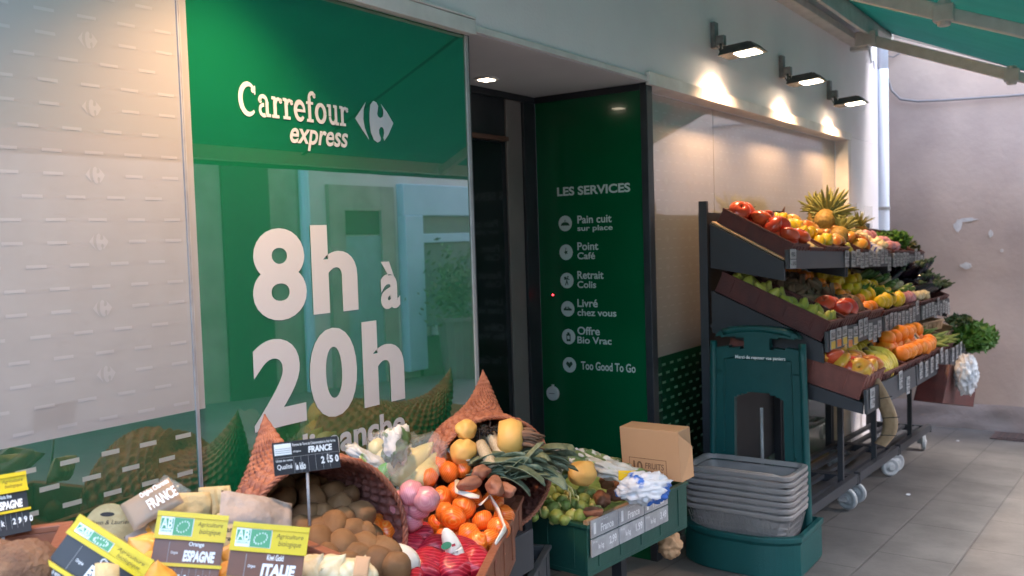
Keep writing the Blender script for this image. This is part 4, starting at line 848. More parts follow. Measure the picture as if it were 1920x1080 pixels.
# ---- green crate
gA=onZ(1100,985,.715); gB=onZ(1287,903,.715); gl=onZ(958,968,.715); U=(gB-gA); W_=U.length; U.normalize(); Vd=V((-U.y,U.x,0)); Vd=Vd if Vd.y>0 else -Vd
t=crate('green_crate','large dark green crate of sprouts with white label holders on its long side','crate',gA+V((0,0,-.165)),U,Vd,W_,.42,.165,m_crgr,.012)
m=frame(gA,U,V((0,0,1)))
for r_ in range(2):
    for k in range(3):
        l=MB(); l.M=m; x0=.010+k*.152; z1=-.008-r_*.060+.02; l.box((x0,z1-.056,.004),(x0+.148,z1,.010),0); o=l.build('label_holder',m_lab,t,bevel=.002)
        l=MB(); l.M=m
        if r_==0: l.box((x0+.012,z1-.045,.0102),(x0+.024,z1-.01,.0106)); l.text('France',x0+.05,z1-.045,x0+.12,z1-.02,.0105,0,.03); l.text('Origine',x0+.05,z1-.012,x0+.09,z1-.006,.0105,0,.0)
        else: l.text('le kg',x0+.035,z1-.042,x0+.065,z1-.02,.0105,0,.02); l.text(('2,99','1,99','3,49')[k],x0+.095,z1-.042,x0+.135,z1-.012,.0105,0,.03); l.text('Prix',x0+.008,z1-.014,x0+.03,z1-.006,.0105,0,.0)
        l.build('lettering',m_labt,o,recalc=False)
l=MB(); l.M=m; l.box((.0,-.004,-.013),(.46,.012,.003)); l.build('wooden_edge',m_wood,t)
# sub frame under the crate
t=thing('crate_stand','dark metal stand set back under the green crate','stand',gA.lerp(gB,.5)+Vd*.2+V((0,0,-.55))); 
for a_ in(.12,.88):
    b=MB(); p=gA.lerp(gB,a_)+Vd*.25; b.box((p.x-.02,p.y-.02,gz(p.x)),(p.x+.02,p.y+.02,.55)); b.build('leg',m_rack,t)
b=MB(); p=gA.lerp(gB,.5)+Vd*.25; b.M=frame((p.x,p.y,.0),U,Vd); b.box((-.25,-.1,.52),(.25,.12,.548)); b.build('frame',m_rack,t)
SPp=(gA+V((0,0,.0)),V((0,-.10,1)).normalized())
rr=random.Random(3); done=[]
poly=[(968,925),(1000,905),(1040,905),(1075,915),(1110,925),(1128,962),(1105,978),(1040,972),(975,966)]
def inp(x,y,P):
    c=False
    for i in range(len(P)):
        (x1_,y1_),(x2_,y2_)=P[i],P[i-1]
        if (y1_>y)!=(y2_>y) and x<(x2_-x1_)*(y-y1_)/(y2_-y1_)+x1_: c=not c
    return c
tries=0
while len(done)<64 and tries<6000:
    tries+=1; x=rr.uniform(965,1130); y=rr.uniform(903,980)
    if not inp(x,y,poly) or any(abs(x-a)*.9+abs(y-b)*1.15<18 for a,b in done): continue
    done.append((x,y)); p=onPl(x,y,*SPp)+V((0,0,-.008+.012*rr.random()))
    put(SPR[rr.randrange(3)],'brussels_sprout',p,'green brussels sprout in the dark green crate','sprout','brussels sprouts in the green crate',sc=rr.uniform(.85,1.2))
b=MB(); b.M=frame(gA+V((0,0,-.06)),U,Vd); b.grid(lambda u,v:(.013+u*(W_-.026),.013+v*.39,.02+.03*v+.012*noise.noise(V((u*14,v*9,1)))),30,20); s_=b.build('sprout_layer',m_spr,smooth=True); tag(s_,'layer of sprouts filling the bottom of the green crate','sprouts'); s_['kind']='stuff'
# stray roots / stems
b=MB()
for a0,b0,a1,b1 in((1058,905,1078,935),(1060,912,1070,945),(1075,925,1085,945),(1000,940,1015,968),(988,945,1000,965)): b.tube([D(a0,b0,2.60),D((a0+a1)/2+4,(b0+b1)/2-4,2.57),D(a1,b1,2.58)],[.003,.0025,.001],6)
tag(b.build('sprout_stems',m_cream,smooth=True),'thin pale stems scattered over the sprouts','stems')['kind']='stuff'
for i,(a,b_,s,l_) in enumerate(((1140,903,.9,''),(1128,935,.95,''),(1156,928,.8,''),(1110,960,.6,''),(1170,905,.8,''))):
    put(SWP[i%3],'sweet_potato',onPl(a,b_,SPp[0]+V((0,0,.02)),SPp[1]),'brown sweet potato in the green crate beside the sprouts','sweet potato','sweet potatoes in the green crate',rot=(0,.1,.2+.5*i),sc=s)
b=MB(); b.M=Matrix.Translation(D(1092,887,2.82)); blob(b,(0,0,0),(.052,.042,.040),.15,1.5,seed=4); tag(b.build('turnip',m_swd,smooth=True),'yellow turnip behind the sprouts in the green crate','turnip')
for i,(a,b_,dd,r,mt,lab) in enumerate(((1115,868,3.0,(.12,.05,.035),m_mix,'shiny mixed salad bag lying behind the yellow turnip'),(1080,862,3.0,(.05,.03,.03),m_plw,'white crumpled plastic at the back of the green crate'),(1160,885,2.95,(.10,.05,.03),m_mix2,'printed vegetable packet leaning on the cardboard box'),(1012,868,2.85,(.08,.05,.03),m_mix,'dark leaf bag beside the leek leaves'))):
    b=MB(); b.M=frame(D(a,b_,dd),RT+DN*.25,FW); blob(b,(0,0,0),r,.5,3,seed=20+i); tag(b.build('salad_bag',mt,smooth=True),lab,'bag')
b=MB(); b.M=frame(D(1177,893,2.90),RT,-DN); b.box((-.03,-.012,-.002),(.025,.018,.002)); tag(b.build('yellow_label',M('yellow_sticker',(.85,.55,.02),.4),bevel=.001),'yellow sticker on the packet before the cardboard box','sticker')
b=MB(); b.M=frame(D(1208,915,2.86),RT-DN*.1,FW); blob(b,(0,0,0),(.082,.05,.048),.30,4.5,seed=27,seg=48,rings=32); tag(b.build('plastic_bag',m_plb,smooth=True),'crumpled white plastic bag with blue print before the cardboard box','bag')
# cardboard box standing in the crate
bA=D(1166,885,3.08); bB=D(1283,905,3.14)
m=frame(D(1168,890,3.04),D(1278,905,2.90)-D(1168,890,3.04),V((-.05,.10,1)))
Wb=(D(1278,905,2.90)-D(1168,890,3.04)).length; Hb=.165
t=thing('cardboard_box','brown cardboard box standing open in the green crate','cardboard box',D(1168,890,3.04))
b=MB(); b.M=m; b.box((0,0,-.08),(Wb,Hb,0)); b.build('body',m_card,t,bevel=.003)
b=MB(); b.M=m; b.add([(Wb,0,-.003),(Wb+.035,.02,-.02),(Wb+.03,Hb*.7,-.03),(Wb,Hb-.01,-.003)],[(0,1,2,3)]); b.build('flap',m_card,t,solid=.003)
b=MB(); b.M=m
for x0,y0,x1,y1 in((.03,.064,.17,.0655),(.03,.004,.17,.0055),(.03,.004,.0315,.0655),(.1685,.004,.17,.0655)): b.box((x0,y0,.0004),(x1,y1,.001))
b.text('10',.045,.02,.08,.055,.001,0,.03); b.text('FRUITS',.09,.032,.16,.052,.001,0,.01,.1); b.text('LEGUMES',.09,.012,.155,.026,.001,0,0,.1); b.build('print',m_cardd,t,recalc=False)
# grey crate low at the bottom
kA=onZ(1030,1022,.66); kU=V((-.93,-.36,0)).normalized(); kV=V((-.36,.93,0))
t=crate('grey_crate','grey plastic crate of dark leaves below the light brown crate','crate',kA+V((0,0,-.16))+kU*.55,-kU,kV*1,.55,.30,.16,m_crgy,.012)
b=MB(); rr=random.Random(5)
for i in range(160):
    p=kA+kU*rr.uniform(.03,.45)+kV*rr.uniform(.02,.27)+V((0,0,rr.uniform(-.05,-.02))); b.tube([p,p+V((rr.uniform(-.03,.03),rr.uniform(-.03,.03),rr.uniform(0,.02)))],[.004,.001],5)
o=tag(b.build('dark_leaves',M('dark_leaf',(.03,.03,.02),.7,(.10,.09,.07),30),smooth=True),'dark dry leaves lying in the grey crate','leaves'); o['kind']='stuff'
t=thing('crate_stand','dark stand carrying the grey crate','stand',kA+kU*.25+V((0,0,-.5))); b=MB(); p=kA+kU*.28+kV*.15; b.M=frame((p.x,p.y,0),-kU,kV); b.box((-.22,-.1,gz(1.9)),(.22,.1,.495)); b.build('body',m_rack,t)
# crumpled brown paper under the crate
b=MB(); blob(b,D(1256,1022,3.35),(.05,.04,.045),.4,3,seed=2); tag(b.build('crumpled_paper',m_card,smooth=True),'crumpled brown paper under the end of the green crate','paper')
# ================================================================== basket stand
XS=4.0
t=thing('basket_stand','tall petrol green plastic stand holding grey shopping baskets','basket stand',(3.88,-.36,gz(3.88)))
zg=gz(3.9); ztop=onX(1430,611,XS).z
yl,yr=-.11,-.57; yc=(yl+yr)/2; hw=(yl-yr)/2
def rr_(u0,v0,u1,v1,r,n=5):
    P=[]
    for cx,cy,a in((u1-r,v1-r,0),(u0+r,v1-r,90),(u0+r,v0+r,180),(u1-r,v0+r,270)):
        for i in range(n+1): th=math.radians(a+90*i/n); P.append((cx+r*math.cos(th),cy+r*math.sin(th)))
    return P
# back plate as a frame of bars around two grips and an arched window; u runs towards the street
FM=frame((XS,yc,zg),(0,-1,0),(0,0,1))
H=ztop-zg
b=MB(); b.M=FM
def outline(v): 
    k=1-.12*max(0,(v-.0)/H)*1.0
    return hw*(1.0-.10*(v/H))
# plate built as a grid with holes cut by skipping cells
NU,NV=64,120
def hole(u,v):
    if abs(u)<.115 and .33<v<H-.33+ (0.03*math.cos(u*14)): return True
    for s in(-1,1):
        uu=(u*s-.135); 
        if abs(uu)<.075 and abs(v-(H-.075+.0*uu-.25*uu*uu*4))<.024: return True
    return False
vs=[];idx={}
def vt(i,j):
    v=H*j/NV; s=-1+2*i/NU; u=s*outline(v)
    if v>H-.07: 
        m_=math.sqrt(max(0,1-((v-(H-.07))/.07)**2)); lim=outline(v)-.07+.07*m_; u=max(-lim,min(lim,u))
    v2=v-.02*(s*s) if v>H*.8 else v
    return (u,v2)
cells=[(i,j) for j in range(NV) for i in range(NU) if not hole((vt(i,j)[0]+vt(i+1,j+1)[0])/2,(vt(i,j)[1]+vt(i+1,j+1)[1])/2)]
cs=set(cells)
def vid(i,j,k):
    key=(i,j,k)
    if key not in idx:
        u,v=vt(i,j); inset=.012 if (abs(u)<outline(v)-.055 and v<H-.15) else 0
        idx[key]=len(vs); vs.append((u,v,(.022-inset) if k else -.02))
    return idx[key]
fs=[]
for i,j in cells:
    fs.append((vid(i,j,1),vid(i+1,j,1),vid(i+1,j+1,1),vid(i,j+1,1))); fs.append((vid(i,j,0),vid(i,j+1,0),vid(i+1,j+1,0),vid(i+1,j,0)))
    for di,dj,a,c in((-1,0,(i,j),(i,j+1)),(1,0,(i+1,j+1),(i+1,j)),(0,-1,(i+1,j),(i,j)),(0,1,(i,j+1),(i+1,j+1))):
        if (i+di,j+dj) not in cs: fs.append((vid(*a,1),vid(*c,1),vid(*c,0),vid(*a,0)))
b.add(vs,fs); b.build('back_plate',m_standg,t,smooth=False,bevel=.004)
b=MB(); b.M=FM
for s in(-1,1): b.tube([(s*(outline(v)-.004),v,.02) for v in [H*k/12*.93 for k in range(13)]],.017,10)
b.tube([(-outline(H)+.05+i/12*(2*outline(H)-.1),H-.012-.02*((i/6-1)**2),.02) for i in range(13)],.015,10)
b.build('rolled_edge',m_standg,t,smooth=True)
# base tray
b=MB(); x0,x1=3.66,XS+.05
def tray(off,z,bul):
    P=[];hwid=hw+.022+off
    for i in range(25):
        s=-1+2*i/24; u=hwid*s; d=.0+bul*(1-abs(s)**3.2); P.append((x0+.09-d-off,yc-u,z))
    P=[(x1+off*.3,yc+hwid,z)]+P+[(x1+off*.3,yc-hwid,z)]
    return P
def lift(P,dz): return [(p[0],p[1],p[2]+dz) for p in P]
rings=[tray(.0,zg+.0,.09),tray(.008,zg+.02,.09),tray(.006,zg+.15,.09),tray(.014,zg+.165,.09),tray(.014,zg+.185,.09),tray(-.01,zg+.185,.09),tray(-.014,zg+.06,.085)]
n=len(rings[0]); vv=[p for r_ in rings for p in r_]
ff=[(k*n+i,k*n+(i+1)%n,(k+1)*n+(i+1)%n,(k+1)*n+i) for k in range(len(rings)-1) for i in range(n)]+[tuple((len(rings)-1)*n+i for i in range(n))]
b.add(vv,ff); b.build('base',m_standg,t,bevel=.003)
b=MB(); b.M=FM; b.text('Merci de reposer vos paniers',-.10,H-.155,.13,H-.135,.0235,0,.02); b.build('lettering',m_chalk,t,recalc=False)
b=MB(); b.tube([(XS+.03,yc,zg+.2),(XS+.03,yc,ztop-.38)],.008,8); b.build('rod',m_alu,t,smooth=True)
# baskets, nested
def basket_mesh():
    b=MB(); L_,Wd,Hh=.455,.27,.21   # length along y, width along x
    def ring(z,k,th=0):
        P=rr_(-Wd/2*k+th,-L_/2*k+th,Wd/2*k-th,L_/2*k-th,.045,5); return [(x,y,z) for x,y in P]
    R_=[]
    lv=[0,.03,.06,.09,.12,.15,.175]
    for z in lv: R_.append((z,.80+.13*z/Hh))
    n=24; 
    for side,off in((0,0),(1,.004)):
        rs=[ring(z,k,off) for z,k in R_]; o=len(b.v); b.v+=[V(p) for r_ in rs for p in r_]
        for q in range(len(rs)-1):
            for i in range(n): b.f.append((o+q*n+i,o+q*n+(i+1)%n,o+(q+1)*n+(i+1)%n,o+(q+1)*n+i)); b.m.append(0)
    b.add(ring(.0,.80),[tuple(range(24))])
    # rim, rolled
    rs=[ring(.188,.93),ring(.190,1.02),ring(.204,1.03),ring(.208,1.02),ring(.208,.945),ring(.188,.925)]
    b.add([p for r_ in rs for p in r_],[(q*n+i,q*n+(i+1)%n,(q+1)*n+(i+1)%n,(q+1)*n+i) for q in range(5) for i in range(n)])
    # lattice bars standing proud of the wall
    for q in range(6):
        z=.02+.025*q; k=.80+.17*z/Hh; P=ring(z,k+.012); b.tube(P+[P[0]],.0022,4)
    for sgn in(-1,1):
        for i in range(15):
            y=-.17+i*.34/14; 
            for lean in(.022,-.022): b.tube([(sgn*(Wd/2*.80+.002),y*.82,.005),(sgn*(Wd/2*.95+.002),y*.95+lean,.17)],.002,4)
        for i in range(9):
            x=-.09+i*.18/8
            for lean in(.022,-.022): b.tube([(x*.82,sgn*(L_/2*.80+.002),.005),(x*.95+lean,sgn*(L_/2*.95+.002),.17)],.002,4)
    return b
bm_=basket_mesh(); me=bm_.mesh('shopping_basket',[m_bask],False)
_b=bmesh.new(); _b.from_mesh(me); bmesh.ops.recalc_face_normals(_b,faces=_b.faces); _b.to_mesh(me); _b.free()
nb=7
for i in range(nb):
    lab='grey lattice shopping basket in the green stand, '+('topmost of its stack' if i==nb-1 else 'bottom one of its stack' if i==0 else ['','second','third','fourth','fifth','sixth'][i]+' from the bottom of its stack')
    o=put(me,'shopping_basket',V((3.84+.002*(i%3),yc+.01-.002*(i%2),zg+.065+i*.028)),lab,'basket','grey shopping baskets in the stand',rot=(0,0,.01*(i%3-1)),sc=(1.0,1.04,1))
b=MB(); hx=3.84; hz=zg+.065+(nb-1)*.028+.2
b.tube([(hx-.12,yc-.19,hz),(hx-.125,yc-.15,hz+.008),(hx-.125,yc+.15,hz+.008),(hx-.12,yc+.19,hz)],.006,8); bpy.context.view_layer.update(); hd=b.build('handle',m_bask,None,smooth=True); q_=o.matrix_world.inverted(); hd.parent=o; hd.matrix_parent_inverse=Matrix.Identity(4); hd.matrix_local=q_@Matrix.Translation(hd.location)
# ================================================================== fruit racks on wheels
TI={1:dict(yf=-.44,yb=-.09,zf=1.462,zb=1.648,k=.036,lip=.088),2:dict(yf=-.61,yb=-.09,zf=1.095,zb=1.330,k=.024,lip=.092),3:dict(yf=-.775,yb=-.14,zf=.845,zb=1.03,k=.034,lip=.105)}
def T(t_,X,s,h=0):
    q=TI[t_]; p=V((X,q['yb']+(q['yf']-q['yb'])*s,q['zb']+(q['zf']-q['zb'])*s-q['k']*(X-4.05))); n=V((0,(q['zf']-q['zb']),-(q['yf']-q['yb']))).normalized()
    if n.z<0: n=-n
    return p+n*h
def rack(i,x0,x1,label,near):
    t=thing('fruit_rack',label,'fruit rack',((x0+x1)/2,-.42,gz((x0+x1)/2)),'wheeled fruit racks along the wall')
    def zt(q,X): return -TI[q]['k']*(X-4.05)
    xs=(x0+.012,x1-.012)
    for x in xs:
        b=MB(); g=gz(x)+.13; top=1.755+zt(1,x)
        b.box((x-.012,-.075,g),(x+.012,-.035,top)); b.build('post',m_rack,t,bevel=.002)
        b=MB(); b.box((x-.014,-.50,g),(x+.014,-.035,g+.045)); b.build('foot_rail',m_rack,t,bevel=.002)
        for q in(1,2,3):
            b=MB(); A=T(q,x,0);B=T(q,x,1); d=.085 if q<3 else .05
            b.add([(x-.008,A.y,A.z-.004),(x-.008,B.y,B.z-.004),(x-.008,B.y,B.z-d),(x-.008,A.y,A.z-(.21 if q==1 else .2 if q==2 else .10)),(x+.008,A.y,A.z-.004),(x+.008,B.y,B.z-.004),(x+.008,B.y,B.z-d),(x+.008,A.y,A.z-(.21 if q==1 else .2 if q==2 else .10))],[(0,1,2,3),(7,6,5,4),(0,4,5,1),(1,5,6,2),(2,6,7,3),(3,7,4,0)])
            b.build('bracket',m_rack,t)
    for x,y in((x0+.22,-.46),(x1-.22,-.46)) if near else ((x0+.5,-.46),):
        b=MB(); B=T(3,x,.65); b.box((x-.014,y-.014,gz(x)+.17),(x+.014,y+.014,B.z-.03)); b.build('leg',m_rack,t)
    for q in(1,2,3):
        b=MB(); A0,A1,B0,B1=T(q,x0,0),T(q,x1,0),T(q,x0,1),T(q,x1,1); th=V((0,0,-.012))
        b.add([A0,A1,B1,B0,A0+th,A1+th,B1+th,B0+th],[(3,2,1,0),(4,5,6,7),(0,1,5,4),(1,2,6,5),(2,3,7,6),(3,0,4,7)]); b.build('shelf',m_rack,t)
        lp=TI[q]['lip']; b=MB(); B0,B1=T(q,x0+.003,1),T(q,x1-.003,1); 
        pts=[]
        for P in(B0,B1): pts+= [P+V((0,-.002,.055)),P+V((0,-.016,.055)),P+V((0,-.020,.055-lp)),P+V((0,-.006,.055-lp))]
        b.add(pts,[(0,1,2,3),(7,6,5,4),(0,4,5,1),(1,5,6,2),(2,6,7,3),(3,7,4,0)]); lip=b.build('front_lip',m_rlip,t,bevel=.002)
        # wire rail and label holders
        m=frame(B0+V((0,-.019,.055)),B1-B0,V((0,0,1))); W_=(B1-B0).length
        if q==1: spots=[.02,W_-.10] if near else [k*.099+.012 for k in range(int(W_/.1))]
        elif q==2: spots=[k*.105+.02 for k in range(int(W_/.105))] if not near else [k*.1+.03 for k in range(int(W_/.1))]
        else: spots=[.05+k*.16 for k in range(int(W_/.16))] if not near else [.04,.62,.80,.98]
        rq=random.Random(i*10+q)
        for k,s in enumerate(spots):
            if s+.08>W_: continue
            wd=.082 if q==1 else .075; l=MB(); l.M=m@Matrix.Rotation(rq.uniform(-.05,.05),4,'Z'); dz=rq.uniform(-.006,.004)
            hh=.040
            l.box((s,-hh+dz,.002),(s+wd,dz+.004,.006),0); l.box((s,-2*hh-.004+dz,.002),(s+wd,-hh-.004+dz,.006),0)
            o=l.build('label_holder',m_lab,t,bevel=.0015)
            l2=MB(); l2.M=l.M; l2.text(rq.choice(['FRANCE','ESPAGNE','ITALIE','PEROU']),s+.01,-hh*.75+dz,s+wd-.015,-hh*.25+dz,.0066,0,.03); l2.text(rq.choice(['2,50','1,99','3,20','0,90','2,99']),s+.03,-hh*1.85+dz,s+wd-.008,-hh*1.3+dz,.0066,0,.03); l2.text('kg',s+.006,-hh*1.8+dz,s+.02,-hh*1.5+dz,.0066,0,.02)
            if near and q==2 and k<5:
                l3=MB(); l3.M=l.M; l3.box((s+.004,-2*hh+dz,.0067),(s+wd-.004,-hh-.008+dz,.0074),0); l3.build('picture_card',[m_lem,m_org][k%2],o)
            l2.build('lettering',M('label_ink',(.06,.06,.06),.6) if 'label_ink' not in bpy.data.materials else bpy.data.materials['label_ink'],o,recalc=False)
    b=MB()  # under-shelf slats
    for k in range(4): y=-.10-k*.10; g=gz((x0+x1)/2)+.135; b.bar((x0+.02,y,gz(x0)+.16),(x1-.02,y,gz(x1)+.16),.035,.02)
    b.build('bottom_slats',m_rack,t)
    b=MB(); b.bar((x0+.01,-.48,gz(x0)+.165),(x1-.01,-.48,gz(x1)+.165),.035,.05); b.build('rail',m_rack,t,bevel=.002)
    for x in(x0+.09,x1-.07):
        for y in(-.44,-.10):
            g=gz(x); c=MB(); c.box((x-.03,y-.028,g+.118),(x+.03,y+.028,g+.128),0); c.add([(x-.026,y-.022,g+.118),(x-.026,y+.022,g+.118),(x+.026,y+.022,g+.118),(x+.026,y-.022,g+.118),(x-.06,y-.02,g+.055),(x-.06,y+.02,g+.055),(x-.02,y+.02,g+.055),(x-.02,y-.02,g+.055)],[(0,1,2,3),(7,6,5,4),(0,4,5,1),(1,5,6,2),(2,6,7,3),(3,7,4,0)],0)
            ca=c.build('caster',m_alu,t,bevel=.002)
            w_=MB(); w_.M=Matrix.Translation((x-.03,y-.02,g+.066))@Matrix.Rotation(.5+.4*(y<-.3)+x,4,'Z')@Matrix.Rotation(PI/2,4,'Y')@Matrix.Scale(1.05,4); w_.lathe([(.016,-.015),(.03,-.009),(.046,-.014),(.055,-.009),(.055,.009),(.046,.014),(.03,.009),(.016,.015)],28,0); w_.lathe([(.001,-.022),(.016,-.022),(.016,.022),(.001,.022)],12,0); w_.build('wheel',m_wheel,ca)
    if near:
        b=MB(); b.box((x0+.02,-.034,gz(x0)+.2),(x1,-.026,1.70)); b.box((x0+.025,-.06,1.64),(x1,-.034,1.70)); b.build('back_panel',m_rack,t)
        b=MB(); A=T(1,x0+.03,0);  b.box((x0+.02,A.y-.30,1.15),(x1-.02,A.y+.03,1.165)); b.build('cross_board',m_rlip,t)
    return t
xA=4.07
rack(1,xA,5.13,'nearest charcoal fruit rack, its side next to the green basket stand',True)
rack(2,5.15,6.17,'middle charcoal fruit rack with a strip of white labels',False)
rack(3,6.19,7.28,'farthest charcoal fruit rack, closest to the pink wall',False)
# crates lying on the sloping shelves
def tcrate(q,xa,xb,label,mat=m_crbr,h=.10,s0=0.02,s1=.97,name='produce_crate'):
    O=T(q,xa,s1,.003); U=T(q,xb,s1,.003)-O; Vv=T(q,xa,s0,.003)-O
    return crate(name,label,'crate',O,U,Vv,U.length,Vv.length,h,mat,.008,'brown produce crates on the racks',lip=.003)
def fill(q,xa,xb,mesh,name,label,cat,group,sp,h,s0=.08,s1=.93,sc=1,jit=.15,layers=1,rot=None,keep=lambda x,s:True,cl=.042):
    L_=(T(q,xa,1)-T(q,xa,0)).length; 
    for ly in range(layers):
        ns=max(1,int((s1-s0)*L_/sp)); nx=max(1,int((xb-xa)/sp))
        for j in range(ns):
            for i in range(nx):
                x=xa+(i+.5+(.25 if j%2 else -.25)*(nx>1))*(xb-xa)/nx; s=s0+(j+.5)*(s1-s0)/ns
                x+=R.uniform(-jit,jit)*sp; s+=R.uniform(-jit,jit)*sp/L_
                x=min(max(x,xa+cl),xb-cl)
                if not keep(x,s): continue
                p=T(q,x,s,h+ly*sp*.6+R.uniform(-.006,.010)); put(mesh[R.randrange(len(mesh))],name,p,label,cat,group,rot=rot() if rot else None,sc=sc*R.uniform(.92,1.08))
up=lambda:(R.uniform(-.9,.9),R.uniform(-.9,.9),R.uniform(0,6))
# top shelf
t=MB(); A=T(1,xA+.02,.0,.002); 
b=MB(); b.add([T(1,xA+.012,0,.004),T(1,xA+.13,0,.004),T(1,xA+.13,.98,.004),T(1,xA+.012,.98,.004),T(1,xA+.012,0,.012),T(1,xA+.13,0,.012),T(1,xA+.13,.98,.012),T(1,xA+.012,.98,.012)],[(0,1,2,3),(7,6,5,4),(0,4,5,1),(1,5,6,2),(2,6,7,3),(3,7,4,0)]); tag(b.build('cardboard_liner',m_wood),'pale board lining the near end of the top shelf','board')
tcrate(1,4.12,4.37,'brown crate of shiny red apples, near end of the top shelf',h=.085)
fill(1,4.14,4.36,APP,'apple','red apple in the top shelf crate','apple','red apples on the top shelf',.074,.105,.08,.94,rot=up,sc=1.06)
fill(1,4.14,4.36,APP,'apple','red apple in the top shelf crate','apple','red apples on the top shelf',.075,.06,.12,.9,rot=up)
# pale paper-lined crate
t_=tcrate(1,4.40,4.62,'brown crate lined with cream paper beside the red apples',h=.07)
b=MB(); b.grid(lambda u,v:T(1,4.41+u*.20,.03+v*.93,.055+.02*math.sin(PI*u)+.012*noise.noise(V((u*9,v*12,3)))),24,24); tag(b.build('cream_paper',m_papw,smooth=True,solid=.002),'cream crumpled paper filling a crate between red apples and yellow pears','paper')
tcrate(1,4.65,4.88,'brown crate of yellow pears on the top shelf',h=.08)
fill(1,4.66,4.87,LEM,'yellow_pear','round yellow fruit in the top shelf crate','pear','yellow pears on the top shelf',.066,.085,.1,.93,rot=up,sc=.95)
tcrate(1,4.90,5.11,'brown crate of yellow apples next to the pineapples',h=.08)
fill(1,4.91,5.10,APP2,'apple','yellow apple in the top shelf crate','apple','yellow apples on the top shelf',.068,.085,.1,.93,rot=up)
# wicker corner poking out
def pineapple(loc,sc_,label,lean=(0,0,1),n=60,L=.20):
    t=thing('pineapple',label,'pineapple',loc); m=Matrix.Translation(loc)@V((0,0,1)).rotation_difference(V(lean).normalized()).to_matrix().to_4x4()@Matrix.Scale(sc_,4)
    b=MB(); b.M=m
    def pr(p,ph,th):
        r=.062*math.sin(ph)**.6; z=.09*math.cos(ph); k=1+.07*abs(math.sin(8*th+z*80))*abs(math.sin(z*90)); return V((r*k*math.cos(th),r*k*math.sin(th),z))
    b.ell((0,0,.09),(1,1,1),0,48,36,prof=pr); b.build('body',m_pine,t,smooth=True)
    b=MB(); b.M=m; rq=random.Random(int(sc_*100)+n)
    for i in range(n):
        a=i*2.4; tilt=.1+1.35*(i/n)*rq.uniform(.7,1.15); d=V((math.cos(a)*math.sin(tilt),math.sin(a)*math.sin(tilt),math.cos(tilt))); strap(b,V((0,0,.17))+d*.01,d,L*rq.uniform(.4,1.05),.02,rq.uniform(.1,.9),rq.uniform(-.3,.3))
    b.build('crown',m_yleaf,t,smooth=True,solid=.001,recalc=False)
pineapple(T(1,5.42,.30,.09),.95,'large pineapple with a big yellow-green crown, tallest fruit on the top shelf',(1,.12,.42),170,.19)
pineapple(T(1,5.36,.62,.06),.8,'second pineapple leaning behind the label strip on the top shelf',(1,.1,.35),110,.16)
pineapple(T(1,5.60,.10,.05),.8,'pineapple behind the blue and white cartons',(.8,.2,.7),60,.17)
pineapple(T(1,6.45,.40,.0),.75,'small pineapple with a dark green crown near the farthest rack',(0,.2,1),40,.16)
b=MB(); b.add([T(1,4.92,.02,.05),T(1,4.99,.05,.06),T(1,5.08,.02,.05),T(1,4.99,.0,.14)],[(0,1,3),(1,2,3),(0,3,2),(0,2,1)]); tag(b.build('wicker_corner',m_wick),'pointed wicker corner poking up behind the yellow pears','basket')
# cartons, bags and produce of the middle and far top shelf
def box_on(q,x,s,dims,mat,name,label,cat,group=None,h=0,rot=0,mats=None,extra=None):
    p=T(q,x,s,h); A=T(q,x,0);B=T(q,x,1); m=frame(p,V((1,0,0)),A-B); m=m@Matrix.Rotation(rot,4,'Z'); b=MB(); b.M=m; b.box((-dims[0]/2,-dims[1]/2,0),(dims[0]/2,dims[1]/2,dims[2]),0)
    if extra: extra(b,dims)
    return tag(b.build(name,mats or mat,bevel=.004),label,cat,group)
m_bluec=M('blue_carton',(.03,.05,.30),.5)
st_=lambda b,d:[b.box((-d[0]/2-.001,-d[1]/2+.015+k*.03,.01),(d[0]/2+.001,-d[1]/2+.028+k*.03,d[2]+.001),1) for k in range(int(d[1]/.03)-1)]
box_on(1,5.72,.55,(.12,.24,.07),None,'carton','blue and white striped carton on the top shelf, in front of the small pineapple','carton',mats=[m_plw,m_bluec],extra=st_,h=.02)
box_on(1,5.90,.75,(.12,.16,.06),None,'carton','blue and white striped carton lying nearest the label strip','carton',mats=[m_plw,m_bluec],extra=st_,h=.02)
box_on(1,5.86,.10,(.12,.10,.16),None,'carton','upright blue and white carton at the back of the top shelf','carton',mats=[m_plw,m_bluec],extra=st_,h=.0)
tcrate(1,5.42,5.60,'brown crate of red and yellow mangoes on the top shelf',h=.07)
fill(1,5.42,5.60,APP2,'mango','yellow-red mango in the top shelf crate','mango','mangoes on the top shelf',.07,.08,.2,.95,rot=up,sc=1.1)
fill(1,5.18,5.40,PEAR,'pear','greenish pear beside the mangoes','pear','green pears on the top shelf',.07,.04,.45,.95,rot=up)
tcrate(1,5.98,6.15,'brown crate of cream bulbs on the top shelf',h=.07)
fill(1,5.98,6.15,GAR,'garlic_bulb','cream garlic bulb in the top shelf crate','garlic','garlic on the top shelf',.058,.08,.2,.95,rot=up,sc=1.2)
rr=random.Random(21)
